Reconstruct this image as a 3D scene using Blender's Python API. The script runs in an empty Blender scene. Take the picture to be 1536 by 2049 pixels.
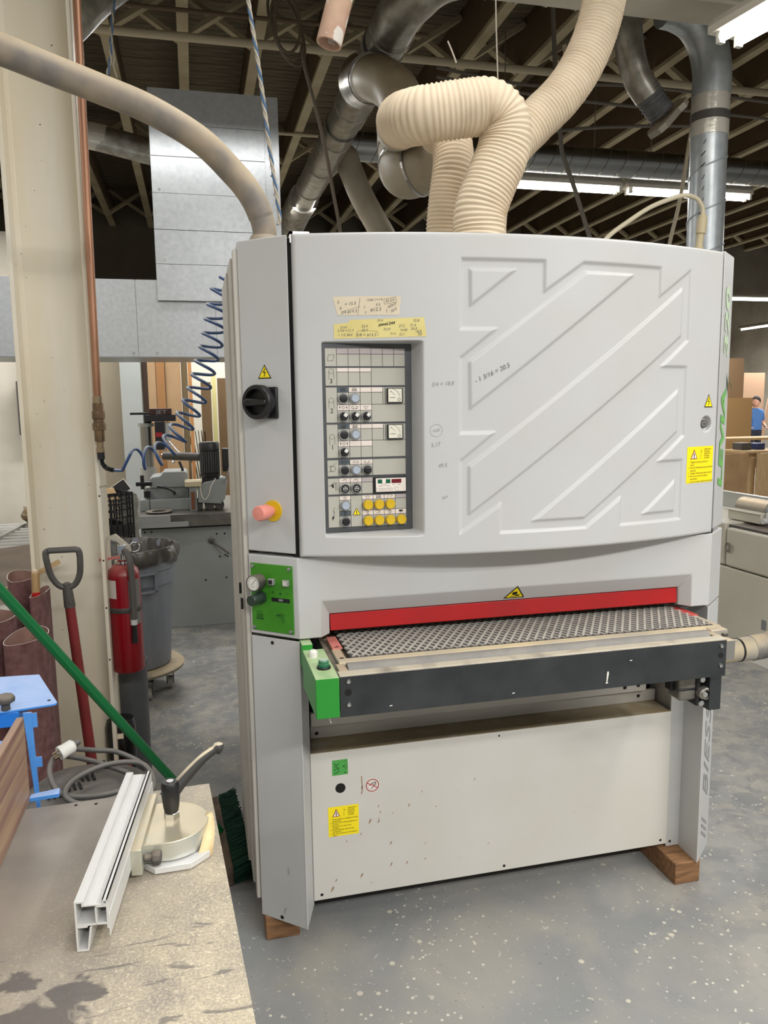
import bpy, bmesh, math, random
import numpy as np
from mathutils import Vector, Matrix
random.seed(7)
PI = math.pi
SC = bpy.context.scene
COL = SC.collection

# ------------------------------------------------------------ camera
cam_d = bpy.data.cameras.new('camera'); cam = bpy.data.objects.new('camera', cam_d); COL.objects.link(cam)
yaw, pitch, roll, fpx = .2381, .136, -.0134, 1540.7
Fv = Vector((math.sin(yaw)*math.cos(pitch), math.cos(yaw)*math.cos(pitch), -math.sin(pitch)))
Rv = Vector((math.cos(yaw), -math.sin(yaw), 0)); Uv = Rv.cross(Fv)
R2 = Rv*math.cos(roll)+Uv*math.sin(roll); U2 = -Rv*math.sin(roll)+Uv*math.cos(roll)
M = Matrix((R2, U2, -Fv)).transposed().to_4x4(); M.translation = Vector((.1716, -2.0131, 1.55))
cam.matrix_world = M
cam_d.sensor_fit = 'VERTICAL'; cam_d.sensor_height = 24.0; cam_d.lens = fpx/2049*24.0
cam_d.clip_start = .05; cam_d.clip_end = 200
SC.camera = cam

# ------------------------------------------------------------ world, lights, exposure
w = bpy.data.worlds.new('world'); SC.world = w; w.use_nodes = True
bg = w.node_tree.nodes['Background']; bg.inputs[0].default_value = (1.0, .97, .92, 1); bg.inputs[1].default_value = .30
SC.view_settings.view_transform = 'Standard'; SC.view_settings.look = 'None'
SC.view_settings.exposure = 0.0; SC.view_settings.gamma = 1.0; SC.view_settings.use_curve_mapping = False

def area(name, loc, size, power, col=(1, .986, .966), rot=(0, 0, 0)):
    d = bpy.data.lights.new(name, 'AREA'); d.shape = 'RECTANGLE'; d.size = size[0]; d.size_y = size[1]
    d.energy = power; d.color = col
    o = bpy.data.objects.new(name, d); COL.objects.link(o); o.location = loc; o.rotation_euler = rot
    return o
# rows of fluorescent fixtures of the shop (the ones outside the frame are lamps only), plus added fill lights
for x, y, l, p in [(-1.6, -3.9, 0, 70), (1.4, -3.9, 0, 165), (4.0, -3.5, 0, 150), (-2.4, .6, 1, 40), (2.45, -1.2, 1, 40), (.75, -.5, 1, 24)]:
    area('fixture_and_fill_light', (x, y, 3.55 if x == .75 else 3.3), ((2.4, .25) if l == 0 else (.25, 2.2)), p)
for x, y, p in [(-.3, 2.35, 20), (-2.2, 3.9, 40), (.1, 4.9, 75), (3.9, 4.3, 60), (0.9, 8.4, 90), (7.0, 8.5, 110), (11.5, 10.3, 220), (13.6, 13.5, 230), (5, 11.5, 80), (7.5, 4.3, 50), (-2.8, 5.2, 24)]:  # some at built fixtures, the left rear ones added to brighten wall and shaper
    area('fixture_and_fill_light', (x, y, 3.25), (2.4, .25), p)

# ------------------------------------------------------------ materials
def lin(c):
    return tuple(((v/255)/12.92 if v/255 <= .04045 else ((v/255+.055)/1.055)**2.4) for v in c)+(1,)
MATS = {}
def mat(name, c, rough=.5, metal=0, c2=None, scale=8, amt=.5, bump=0, bscale=60, dust=None, dustamt=.6, spots=None, stretch=None, emit=0, det=4, alpha=None, dlo=.12):
    if name in MATS: return MATS[name]
    m = bpy.data.materials.new(name); m.use_nodes = True; nt = m.node_tree; N = nt.nodes; L = nt.links
    b = N['Principled BSDF']; b.inputs['Roughness'].default_value = rough; b.inputs['Metallic'].default_value = metal
    b.inputs['Base Color'].default_value = lin(c)
    tc = N.new('ShaderNodeTexCoord'); src = tc.outputs['Object']
    if stretch:
        mp = N.new('ShaderNodeMapping'); mp.inputs['Scale'].default_value = stretch; L.new(src, mp.inputs[0]); vec = mp.outputs[0]
    else: vec = src
    out = None
    def ramp(fac, lo, hi):
        mr = N.new('ShaderNodeMapRange'); mr.inputs['From Min'].default_value = lo; mr.inputs['From Max'].default_value = hi
        mr.clamp = True; L.new(fac, mr.inputs['Value']); return mr.outputs[0]
    def mix(f, a, bcol):
        mx = N.new('ShaderNodeMix'); mx.data_type = 'RGBA'
        if hasattr(f, 'node'): L.new(f, mx.inputs[0])
        else: mx.inputs[0].default_value = f
        if hasattr(a, 'node'): L.new(a, mx.inputs[6])
        else: mx.inputs[6].default_value = a
        if hasattr(bcol, 'node'): L.new(bcol, mx.inputs[7])
        else: mx.inputs[7].default_value = bcol
        return mx.outputs[2]
    cur = lin(c)
    if c2:
        n = N.new('ShaderNodeTexNoise'); n.inputs['Scale'].default_value = scale; n.inputs['Detail'].default_value = det; L.new(vec, n.inputs['Vector'])
        cur = mix(ramp(n.outputs[0], .5-.35*amt, .5+.35*amt), lin(c), lin(c2))
    if spots:
        sc, th, col = spots
        n = N.new('ShaderNodeTexNoise'); n.inputs['Scale'].default_value = sc; n.inputs['Detail'].default_value = 3; L.new(src, n.inputs['Vector'])
        cur = mix(ramp(n.outputs[0], th, th+.03), cur, lin(col))
    if dust:
        g = N.new('ShaderNodeNewGeometry'); sp = N.new('ShaderNodeSeparateXYZ'); L.new(g.outputs['Normal'], sp.inputs[0])
        r = ramp(sp.outputs[2], dlo, .8)
        n = N.new('ShaderNodeTexNoise'); n.inputs['Scale'].default_value = 14; n.inputs['Detail'].default_value = 5; L.new(src, n.inputs['Vector'])
        mu = N.new('ShaderNodeMath'); mu.operation = 'MULTIPLY'; L.new(r, mu.inputs[0]); L.new(ramp(n.outputs[0], .5-dustamt*.5, .5), mu.inputs[1])
        cur = mix(mu.outputs[0], cur, lin(dust))
    if hasattr(cur, 'node'): L.new(cur, b.inputs['Base Color'])
    if bump:
        n = N.new('ShaderNodeTexNoise'); n.inputs['Scale'].default_value = bscale; n.inputs['Detail'].default_value = 3; L.new(vec, n.inputs['Vector'])
        bp = N.new('ShaderNodeBump'); bp.inputs['Strength'].default_value = bump; bp.inputs['Distance'].default_value = .002
        L.new(n.outputs[0], bp.inputs['Height']); L.new(bp.outputs[0], b.inputs['Normal'])
    if emit:
        b.inputs['Emission Color'].default_value = lin(c); b.inputs['Emission Strength'].default_value = emit
    if alpha: b.inputs['Alpha'].default_value = alpha
    MATS[name] = m
    return m

DUST = (196, 178, 150)
paint = mat('grey_white_paint', (192, 193, 192), .42, c2=(188, 187, 183), scale=3, bump=.05, bscale=350)
paint_d = mat('beige_cabinet_paint', (196, 192, 182), .45, c2=(188, 182, 172), scale=3, bump=.05, bscale=350)
black = mat('black_plastic', (22, 22, 24), .4)
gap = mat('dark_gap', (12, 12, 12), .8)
blackpaint = mat('black_scratched_paint', (30, 34, 36), .42, c2=(52, 55, 56), scale=9, amt=.6, bump=.15, bscale=90, dust=(190, 180, 160), dustamt=.8)
red = mat('red_paint', (178, 24, 26), .35, c2=(160, 30, 30), scale=5)
green = mat('green_panel_paint', (52, 128, 18), .4, c2=(64, 138, 30), scale=12)
greenbox = mat('green_box_paint', (36, 140, 44), .35, dust=(176, 198, 150), dustamt=1.2)
galv = mat('galvanised_steel', (182, 188, 190), .33, .5, c2=(160, 166, 170), scale=26, amt=.8, bump=.12, bscale=30, det=8)
galvd = mat('dusty_galvanised_steel', (166, 164, 156), .33, .6, c2=(128, 122, 110), scale=16, dust=(122, 108, 86), dustamt=1.0)
steel = mat('bright_steel', (190, 190, 188), .28, 1)
chrome = mat('chrome', (220, 220, 222), .12, 1)
alu = mat('aluminium', (206, 206, 204), .42, .2, c2=(212, 212, 208), scale=20, stretch=(30, 1, 30), bump=.15, bscale=10)
zinc = mat('yellow_zinc', (190, 188, 166), .3, .6, c2=(204, 206, 200), scale=9, dust=(206, 194, 166), dustamt=.6)
rubber = mat('grey_rubber', (146, 142, 136), .8, c2=(158, 153, 146), scale=20, dust=(178, 172, 162), dustamt=.5)
hose_m = mat('dusty_flex_hose', (202, 184, 158), .75, c2=(226, 208, 180), scale=7, dust=(234, 216, 188), dustamt=1.0, bump=.1, dlo=-.3)
hose_s = mat('dusty_smooth_hose', (112, 108, 106), .6, c2=(168, 152, 128), scale=11, amt=.6, dust=(200, 182, 152), dustamt=1.2, dlo=-.1)
pvc = mat('white_duct', (176, 168, 150), .5, c2=(150, 138, 116), scale=4, dust=(120, 104, 78), dustamt=1.0)
wood = mat('block_wood', (150, 110, 74), .7, c2=(110, 78, 50), scale=12, stretch=(1, 6, 6), bump=.3)
mdf = mat('mdf_board', (176, 144, 104), .8, c2=(160, 126, 88), scale=5)
ply = mat('plywood', (200, 172, 128), .7, c2=(180, 148, 104), scale=6, stretch=(8, 8, 1))
card = mat('cardboard', (172, 142, 106), .85, c2=(160, 130, 96), scale=3)
cream = mat('cream_beam_paint', (230, 225, 212), .5, c2=(220, 208, 180), scale=2.5, amt=.7, stretch=(3, 3, .5), spots=(60, .74, (60, 52, 40)), bump=.1)
copper = mat('copper_pipe', (172, 128, 100), .42, .55, c2=(146, 104, 80), scale=12, stretch=(1, 1, .2), dust=(190, 160, 120))
bronze = mat('bronze_fitting', (132, 110, 84), .4, .8, c2=(90, 76, 60), scale=20)
blue_h = mat('blue_air_hose', (58, 84, 130), .4, dust=(160, 165, 170), dustamt=.5)
blue_p = mat('blue_tool_paint', (60, 130, 205), .45, c2=(80, 145, 215), scale=10, dust=(156, 182, 226), dustamt=1.4)
walnut = mat('varnished_board', (168, 140, 112), .5, c2=(122, 90, 82), scale=7, stretch=(1, .35, 9), bump=.1)
sandb = mat('sanding_belt_grit', (112, 78, 76), .9, c2=(86, 54, 52), scale=40, bump=.4, bscale=400)
sandk = mat('sanding_belt_backing', (150, 118, 106), .8, c2=(132, 100, 90), scale=9)
greybin = mat('grey_plastic_bin', (116, 122, 128), .6, c2=(136, 140, 150), scale=5, amt=.8, stretch=(3, 3, .6), bump=.1)
darkgrey = mat('dark_grey_plastic', (62, 60, 58), .6, c2=(78, 74, 70), scale=10, dust=(120, 110, 98), dustamt=.6)
greym = mat('grey_machine_paint', (150, 154, 154), .5, c2=(124, 126, 126), scale=6, dust=(160, 156, 146))
castm = mat('cast_iron_top', (122, 118, 112), .4, .5, c2=(96, 92, 86), scale=8)
white = mat('white_plastic', (222, 220, 212), .4)
yellow = mat('yellow_plastic', (222, 182, 30), .4)
stick_y = mat('yellow_sticker', (250, 226, 20), .5)
stick_w = mat('white_sticker', (236, 226, 216), .6)
ink = mat('black_ink', (24, 22, 20), .7)
pencil = mat('pencil_line', (112, 110, 108), .7)
pencil_l = mat('faint_pencil_line', (158, 156, 152), .7)
tape = mat('masking_tape', (222, 210, 186), .7, c2=(214, 200, 172), scale=10)
tape_y = mat('yellow_masking_tape', (224, 212, 144), .7, c2=(214, 198, 126), scale=10)
redring = mat('red_print', (186, 50, 50), .6)
brown = mat('brown_triangle_print', (150, 60, 30), .6)

# ------------------------------------------------------------ builders
BASE = {}
class B:
    def __init__(s): s.v = []; s.f = []; s.seg = []
    def add(s, vs, fs):
        n = len(s.v); s.seg.append((n, len(s.f))); s.v += [tuple(v) for v in vs]; s.f += [tuple(n+i for i in f) for f in fs]; return s
    def box(s, x0, x1, y0, y1, z0, z1, rz=0, c=None):
        vs = [Vector((x, y, z)) for x in (x0, x1) for y in (y0, y1) for z in (z0, z1)]
        if rz:
            c = Vector(c) if c else Vector(((x0+x1)/2, (y0+y1)/2, 0)); R = Matrix.Rotation(rz, 3, 'Z')
            vs = [R@(v-c)+c for v in vs]
        return s.add(vs, [(0, 1, 3, 2), (4, 6, 7, 5), (0, 4, 5, 1), (2, 3, 7, 6), (0, 2, 6, 4), (1, 5, 7, 3)])
    def obox(s, o, a, b, c):   # box from a corner and three edge vectors
        o, a, b, c = map(Vector, (o, a, b, c))
        vs = [o+a*i+b*j+c*k for i in (0, 1) for j in (0, 1) for k in (0, 1)]
        return s.add(vs, [(0, 1, 3, 2), (4, 6, 7, 5), (0, 4, 5, 1), (2, 3, 7, 6), (0, 2, 6, 4), (1, 5, 7, 3)])
    def bar(s, p, q, w, h, up=(0, 0, 1)):   # rectangular bar from p to q
        p, q = Vector(p), Vector(q); d = q-p; u = Vector(up); sd = d.cross(u)
        if sd.length < 1e-6: sd = d.cross(Vector((1, 0, 0)))
        sd.normalize(); t = sd.cross(d).normalized()
        return s.obox(p-sd*w/2-t*h/2, d, sd*w, t*h)
    def prism(s, poly, o, a, b, c):   # 2-D polygon in frame o + a*u + b*v, extruded by c
        o, a, b, c = map(Vector, (o, a, b, c)); n = len(poly)
        vs = [o+a*u+b*v for u, v in poly]+[o+a*u+b*v+c for u, v in poly]
        fs = [tuple(range(n))[::-1], tuple(range(n, 2*n))]+[(i, (i+1) % n, n+(i+1) % n, n+i) for i in range(n)]
        return s.add(vs, fs)
    def cyl(s, p, q, r, r2=None, n=20, caps=True):
        p, q = Vector(p), Vector(q); r2 = r if r2 is None else r2; d = (q-p).normalized()
        a = d.orthogonal().normalized(); b = d.cross(a)
        vs = []
        for c, rr in ((p, r), (q, r2)):
            vs += [c+(a*math.cos(2*PI*i/n)+b*math.sin(2*PI*i/n))*rr for i in range(n)]
        fs = [(i, (i+1) % n, n+(i+1) % n, n+i) for i in range(n)]
        if caps: fs += [tuple(range(n))[::-1], tuple(range(n, 2*n))]
        return s.add(vs, fs)
    def tube(s, pts, r, n=12, caps=True, closed=False):   # r: number or list per point
        P = [Vector(p) for p in pts]; m = len(P)
        rr = [r]*m if not hasattr(r, '__len__') else r
        T = []
        for i in range(m):
            if closed: t = P[(i+1) % m]-P[i-1]
            else: t = P[min(i+1, m-1)]-P[max(i-1, 0)]
            T.append(t.normalized())
        a = T[0].orthogonal().normalized(); vs = []
        for i in range(m):
            a = (a-T[i]*a.dot(T[i])).normalized(); b = T[i].cross(a)
            vs += [P[i]+(a*math.cos(2*PI*k/n)+b*math.sin(2*PI*k/n))*rr[i] for k in range(n)]
        fs = [(i*n+k, i*n+(k+1) % n, ((i+1) % m)*n+(k+1) % n, ((i+1) % m)*n+k) for i in range(m if closed else m-1) for k in range(n)]
        if caps and not closed: fs += [tuple(range(n))[::-1], tuple(range((m-1)*n, m*n))]
        return s.add(vs, fs)
    def lathe(s, prof, c, n=28, axis=(0, 0, 1), caps=True):   # prof: (radius, height)
        c = Vector(c); ax = Vector(axis).normalized(); a = ax.orthogonal().normalized(); b = ax.cross(a); m = len(prof)
        vs = [c+ax*h+(a*math.cos(2*PI*k/n)+b*math.sin(2*PI*k/n))*r for r, h in prof for k in range(n)]
        fs = [(i*n+k, i*n+(k+1) % n, (i+1)*n+(k+1) % n, (i+1)*n+k) for i in range(m-1) for k in range(n)]
        if caps: fs += [tuple(range(n))[::-1], tuple(range((m-1)*n, m*n))]
        return s.add(vs, fs)
    def ball(s, c, r, sx=1, sy=1, sz=1, n=12):
        prof = [(math.sin(PI*i/n)*r+1e-5, -math.cos(PI*i/n)*r) for i in range(n+1)]
        k = len(s.v); s.lathe(prof, (0, 0, 0), n=n*2)
        c = Vector(c); s.v[k:] = [tuple(c+Vector((v[0]*sx, v[1]*sy, v[2]*sz))) for v in s.v[k:]]
        return s
    def parts(s, name, m, parent, **kw):   # every added piece becomes an object of its own
        out = []; e = s.seg+[(len(s.v), len(s.f))]
        for (v0, f0), (v1, f1) in zip(e[:-1], e[1:]):
            b = B(); b.add(s.v[v0:v1], [tuple(i-v0 for i in f) for f in s.f[f0:f1]]); out.append(b.build(name, m, parent, **kw))
        return out
    def build(s, name, m, parent=None, bev=0, smooth=None, seg=2, base=None):
        L = BASE.get(parent.name, Vector((0, 0, 0))) if parent else (Vector(base) if base else Vector((0, 0, 0)))
        me = bpy.data.meshes.new(name); me.from_pydata([tuple(Vector(v)-L) for v in s.v], [], s.f); me.update()
        o = bpy.data.objects.new(name, me); COL.objects.link(o)
        if parent: o.parent = parent
        else: o.location = L
        BASE[o.name] = L
        if m:
            for mm in (m if isinstance(m, (list, tuple)) else [m]): me.materials.append(mm)
        bm = bmesh.new(); bm.from_mesh(me); bmesh.ops.recalc_face_normals(bm, faces=bm.faces)
        bm.to_mesh(me); bm.free()
        if smooth is not None:
            me.shade_smooth()
            if smooth < 180: me.set_sharp_from_angle(angle=math.radians(smooth))
        if bev:
            md = o.modifiers.new('bevel', 'BEVEL'); md.width = bev; md.segments = seg; md.limit_method = 'ANGLE'; md.angle_limit = math.radians(30)
            md.harden_normals = False
            me.shade_smooth(); me.set_sharp_from_angle(angle=math.radians(22))
        return o
def props(o, label, cat, group=None, kind=None):
    if label: o['label'] = label
    if cat: o['category'] = cat
    if group: o['group'] = group
    if kind: o['kind'] = kind
    return o
def thing(name, label, cat, loc, group=None):
    o = bpy.data.objects.new(name, None); COL.objects.link(o); o.location = loc; o.empty_display_size = .1
    BASE[o.name] = Vector(loc)
    return props(o, label, cat, group)
def struct(o): o['kind'] = 'structure'; return o
def stuff(o): o['kind'] = 'stuff'; return o
def dup(root, loc, label=None, group=None, rz=0):
    r = root.copy(); COL.objects.link(r); r.location = loc
    if rz: r.rotation_euler[2] += rz
    if label: r['label'] = label
    if group: r['group'] = group
    for ch in list(root.children):
        c = ch.copy(); COL.objects.link(c); c.parent = r
        for g in list(ch.children):
            d = g.copy(); COL.objects.link(d); d.parent = c
    return r
def spline(pts, n=12):
    P = [Vector(p) for p in pts]; out = []
    for i in range(len(P)-1):
        p0 = P[i-1] if i else P[i]*2-P[i+1]; p1 = P[i]; p2 = P[i+1]; p3 = P[i+2] if i+2 < len(P) else P[i+1]*2-P[i]
        for k in range(n):
            t = k/n
            out.append(.5*((2*p1)+(p2-p0)*t+(2*p0-5*p1+4*p2-p3)*t*t+(3*p1-p0-3*p2+p3)*t**3))
    out.append(P[-1]); return out
def resample(P, step):
    out = [P[0]]; acc = 0
    for i in range(1, len(P)):
        a, b = P[i-1], P[i]; l = (b-a).length
        while acc+l >= step:
            t = (step-acc)/l; a = a+(b-a)*t; out.append(a.copy()); l = (b-a).length; acc = 0
        acc += l
    return out
def corrugated(bb, pts, r, pitch, depth, n=28, q=5):
    P = resample(spline(pts, 16), pitch/q)
    rr = [r-depth*(.5-.5*math.cos(2*PI*i/q))**1.3+random.uniform(-.0006, .0006) for i in range(len(P))]
    return bb.tube(P, rr, n)
TXT = {}
def text_mesh(t, size=1.0, shear=0, align='CENTER', bold=0):
    key = (t, shear, align, bold)
    if key not in TXT:
        cu = bpy.data.curves.new('t', 'FONT'); cu.body = t; cu.size = 1; cu.shear = shear; cu.offset = bold; cu.align_x = align; cu.align_y = 'CENTER'; cu.resolution_u = 3
        ob = bpy.data.objects.new('t', cu); COL.objects.link(ob)
        dg = bpy.context.evaluated_depsgraph_get(); ev = ob.evaluated_get(dg); me = ev.to_mesh()
        TXT[key] = ([tuple(v.co) for v in me.vertices], [tuple(p.vertices) for p in me.polygons])
        ev.to_mesh_clear(); bpy.data.objects.remove(ob); bpy.data.curves.remove(cu)
    v, f = TXT[key]
    return [(a*size, b*size) for a, b, c in v], f
def put_text(bb, t, size, fn, shear=0, align='CENTER', rot=0, sx=1, bold=0):   # fn maps (u, v) to a point
    v, f = text_mesh(t, size, shear, align, bold); c, s_ = math.cos(rot), math.sin(rot)
    return bb.add([fn(u*sx*c-w_*s_, u*sx*s_+w_*c) for u, w_ in v], f)
def plane_fn(o, a, b, off=(0, 0, 0)):
    o, a, b, off = map(Vector, (o, a, b, off))
    return lambda u, v: o+a*u+b*v+off
def stroke(bb, pts, w, fn):   # flat poly-line of width w drawn on a surface
    for (u0, v0), (u1, v1) in zip(pts[:-1], pts[1:]):
        l = math.hypot(u1-u0, v1-v0) or 1e-6; nx, ny = -(v1-v0)/l*w/2, (u1-u0)/l*w/2; ex, ey = (u1-u0)/l*w*.3, (v1-v0)/l*w*.3
        bb.add([fn(u0+nx-ex, v0+ny-ey), fn(u0-nx-ex, v0-ny-ey), fn(u1-nx+ex, v1-ny+ey), fn(u1+nx+ex, v1+ny+ey)], [(0, 1, 2, 3)])
    return bb
def ring(bb, u, v, r, w, fn, n=20, a0=0, a1=2*PI):
    return stroke(bb, [(u+r*math.cos(a0+(a1-a0)*i/n), v+r*math.sin(a0+(a1-a0)*i/n)) for i in range(n+1)], w, fn)
def poly(bb, pts, fn):
    return bb.add([fn(u, v) for u, v in pts], [tuple(range(len(pts)))])

# ============================================================ SETTING
def tile_floor():
    m = mat('floor_base', (150, 150, 146), .5)
    nt = m.node_tree; N = nt.nodes; L = nt.links; b = N['Principled BSDF']
    tc = N.new('ShaderNodeTexCoord'); src = tc.outputs['Object']
    def noise(sc, det=5, dist=0, vec=src):
        n = N.new('ShaderNodeTexNoise'); n.inputs['Scale'].default_value = sc; n.inputs['Detail'].default_value = det; n.inputs['Distortion'].default_value = dist
        L.new(vec, n.inputs['Vector']); return n.outputs[0]
    def ramp(f, lo, hi):
        r = N.new('ShaderNodeMapRange'); r.inputs['From Min'].default_value = lo; r.inputs['From Max'].default_value = hi; L.new(f, r.inputs[0]); return r.outputs[0]
    def mul(a, c):
        r = N.new('ShaderNodeMath'); r.operation = 'MULTIPLY'; L.new(a, r.inputs[0])
        if hasattr(c, 'node'): L.new(c, r.inputs[1])
        else: r.inputs[1].default_value = c
        return r.outputs[0]
    def mix(f, a, c):
        mx = N.new('ShaderNodeMix'); mx.data_type = 'RGBA'; L.new(f, mx.inputs[0])
        for k, v in ((6, a), (7, c)):
            if hasattr(v, 'node'): L.new(v, mx.inputs[k])
            else: mx.inputs[k].default_value = v
        return mx.outputs[2]
    sp = N.new('ShaderNodeSeparateXYZ'); L.new(src, sp.inputs[0])
    far = ramp(sp.outputs[1], .3, 1.6); right = ramp(sp.outputs[0], 1.35, 2.1)
    wear = N.new('ShaderNodeMath'); wear.operation = 'MAXIMUM'; L.new(far, wear.inputs[0]); L.new(right, wear.inputs[1])
    c = mix(ramp(noise(1.6), .38, .62), lin((136, 138, 138)), lin((147, 147, 144)))
    c = mix(mul(far, .55), c, lin((112, 112, 110)))
    c = mix(mul(ramp(noise(3.5, 7, .6), .42, .66), .55), c, lin((172, 167, 154)))                      # wood dust film
    c = mix(mul(mul(ramp(noise(8, 10, .7), .47, .58), wear.outputs[0]), .55), c, lin((112, 116, 118)))  # worn dark streaks
    c = mix(mul(mul(ramp(noise(14, 9, .5), .50, .64), wear.outputs[0]), .4), c, lin((178, 170, 156)))
    c = mix(mul(ramp(noise(60, 3, .6), .66, .69), .7), c, lin((206, 200, 184)))                         # small flecks
    c = mix(mul(ramp(noise(85, 3), .70, .72), .7), c, lin((84, 80, 78)))
    vo = N.new('ShaderNodeTexVoronoi'); vo.inputs['Scale'].default_value = 17; vo.inputs['Randomness'].default_value = 1; L.new(src, vo.inputs['Vector'])
    drop = N.new('ShaderNodeMath'); drop.operation = 'LESS_THAN'; L.new(vo.outputs['Distance'], drop.inputs[0]); drop.inputs[1].default_value = .14
    dm = mul(drop.outputs[0], ramp(noise(2.3, 2), .58, .6)); c = mix(mul(dm, .85), c, lin((212, 206, 186)))   # paint and glue drops in clusters
    vo2 = N.new('ShaderNodeTexVoronoi'); vo2.inputs['Scale'].default_value = 34; L.new(src, vo2.inputs['Vector'])
    d2 = N.new('ShaderNodeMath'); d2.operation = 'LESS_THAN'; L.new(vo2.outputs['Distance'], d2.inputs[0]); d2.inputs[1].default_value = .15
    c = mix(mul(mul(d2.outputs[0], ramp(noise(1.9, 3), .54, .56)), .8), c, lin((222, 218, 202)))
    L.new(c, b.inputs['Base Color'])
    L.new(mix(ramp(noise(4, 6), .4, .6), (.35, .35, .35, 1), (.6, .6, .6, 1)), b.inputs['Roughness'])
    bp = N.new('ShaderNodeBump'); bp.inputs['Strength'].default_value = .12; bp.inputs['Distance'].default_value = .003; L.new(noise(30, 4), bp.inputs['Height']); L.new(bp.outputs[0], b.inputs['Normal'])
    return m
struct(B().box(-4, 16, -4, 18.2, -.1, 0).build('floor', tile_floor()))
wallm = mat('white_shop_wall', (214, 208, 194), .8, c2=(180, 172, 156), scale=1.5, bump=.1)
wallb = mat('drab_partition', (150, 140, 120), .85, c2=(138, 128, 108), scale=2)
headm = mat('dusty_bulkhead', (112, 106, 94), .85, c2=(98, 92, 80), scale=2)
struct(B().box(-4.1, -4, -4, 18.2, 0, 4.9).build('wall_left', wallm))
struct(B().box(15.5, 15.6, -4, 18.2, 0, 4.9).build('wall_right', wallm))
struct(B().box(-4, 15.6, 18.1, 18.2, 0, 4.9).build('wall_back', wallm))
struct(B().box(-4, -.95, 6.0, 6.1, 0, 3.2).box(-.95, -.94, 6.0, 6.1, 0, 3.2).build('wall_partition', wallm))
struct(B().box(-.94, -.5, 6.0, 6.1, 0, 2.72).build('trim_1', wallb))
struct(B().box(.55, 1.9, 6.05, 6.12, 0, 2.72).build('trim_3', wallb))
struct(B().box(-4, 16, 12.0, 12.1, 3.75, 4.9).build("trim_2", headm))


# roof deck of boards carried by flat-chord joists
deck = mat('roof_deck_board', (124, 112, 92), .85, c2=(88, 78, 60), scale=3, stretch=(1, 6, 1))
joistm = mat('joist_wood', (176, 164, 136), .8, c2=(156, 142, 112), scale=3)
ceil_o = struct(B().box(-4, 16, -1.2, 18.2, 5.06, 5.1).build('ceiling', deck))
pl = B().box(-4, 16, 0, .172, 5.03, 5.06)
first = None
for i in range(108):
    y = -1.2+i*.18
    if first is None:
        first = pl.build('plank', deck, ceil_o); first.location = (0, y, 0)
    else:
        o = first.copy(); COL.objects.link(o); o.parent = ceil_o; o.location = (0, y, -random.random()*.004)
JB = 4.58
def make_joist():
    t = thing('roof_joist', '', 'joist', (0, 0, 0))
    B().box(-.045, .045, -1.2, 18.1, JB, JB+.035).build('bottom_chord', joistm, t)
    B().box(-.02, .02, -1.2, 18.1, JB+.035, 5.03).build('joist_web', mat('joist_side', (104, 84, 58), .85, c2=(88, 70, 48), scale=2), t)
    for k in range(5):
        y = 1.9+k*3.1
        B().bar((.03, y, JB+.03), (.58, y, 4.97), .04, .08, up=(0, 1, 0)).build('cross_bridging', joistm, t)
        B().bar((.03, y+.11, 4.97), (.58, y+.11, JB+.03), .04, .08, up=(0, 1, 0)).build('cross_bridging', joistm, t)
    return t
j0 = make_joist(); xs = [-3.62+.61*i for i in range(31)]
x_off = .2
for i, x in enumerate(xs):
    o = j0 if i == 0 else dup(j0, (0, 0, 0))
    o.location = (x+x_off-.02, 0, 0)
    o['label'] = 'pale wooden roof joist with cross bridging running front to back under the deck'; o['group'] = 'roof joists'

# steel H-column and the beam it carries
ys, xm = .95, -.30
t = thing('steel_column', 'cream painted steel H column beside the red handled shovel', 'column', (xm, ys, 0))
def hcol(x0, x1, y0, y1, tf=.014, tw=.01):
    return [(x0, y0), (x0+tf, y0), (x0+tf, (y0+y1)/2-tw/2-.012), (x0+tf+.012, (y0+y1)/2-tw/2), (x1-tf-.012, (y0+y1)/2-tw/2), (x1-tf, (y0+y1)/2-tw/2-.012),
            (x1-tf, y0), (x1, y0), (x1, y1), (x1-tf, y1), (x1-tf, (y0+y1)/2+tw/2), (x0+tf, (y0+y1)/2+tw/2), (x0+tf, y1), (x0, y1)]
B().prism(hcol(-.426, -.172, .95, 1.15), (0, 0, .02), (1, 0, 0), (0, 1, 0), (0, 0, 3.18)).build('shaft', cream, t, bev=.002)
B().box(-.46, -.14, .92, 1.18, 0, .02).build('base_plate', cream, t)
for z in (1.24, .82, .62, 1.0):
    B().cyl((-.178, .9502, z), (-.178, .9496, z), .0035, n=8).build('bolt_hole', gap, t)
t = thing('steel_beam', 'cream painted steel roof beam crossing at the top right of the picture', 'beam', (1.5, 1.1, 3.2))
B().box(-2, 9, 1.02, 1.2, 3.2, 3.214).build('bottom_flange', mat('beam_paint', (200, 195, 182), .6, c2=(172, 166, 150), scale=2), t)
B().box(-2, 9, 1.105, 1.115, 3.214, 3.5).build('web', MATS['beam_paint'], t)
B().box(-2, 9, 1.02, 1.2, 3.5, 3.514).build('top_flange', MATS['beam_paint'], t)

# ============================================================ WIDE BELT SANDER
S = thing('wide_belt_sander', 'grey-white wide belt sanding machine with a bowed door standing on wood blocks', 'machine', (1.05, .4, .074))
ZT, ZM, ZB, ZL = 1.983, 1.153, .9295, .074
A = Vector((.300, .104, 0)); Bc = Vector((.4205, 0, 0)); CH = (Bc-A).normalized(); CHN = Vector((-CH.y, CH.x, 0))*-1
if CHN.y > 0: CHN = -CHN
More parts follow.
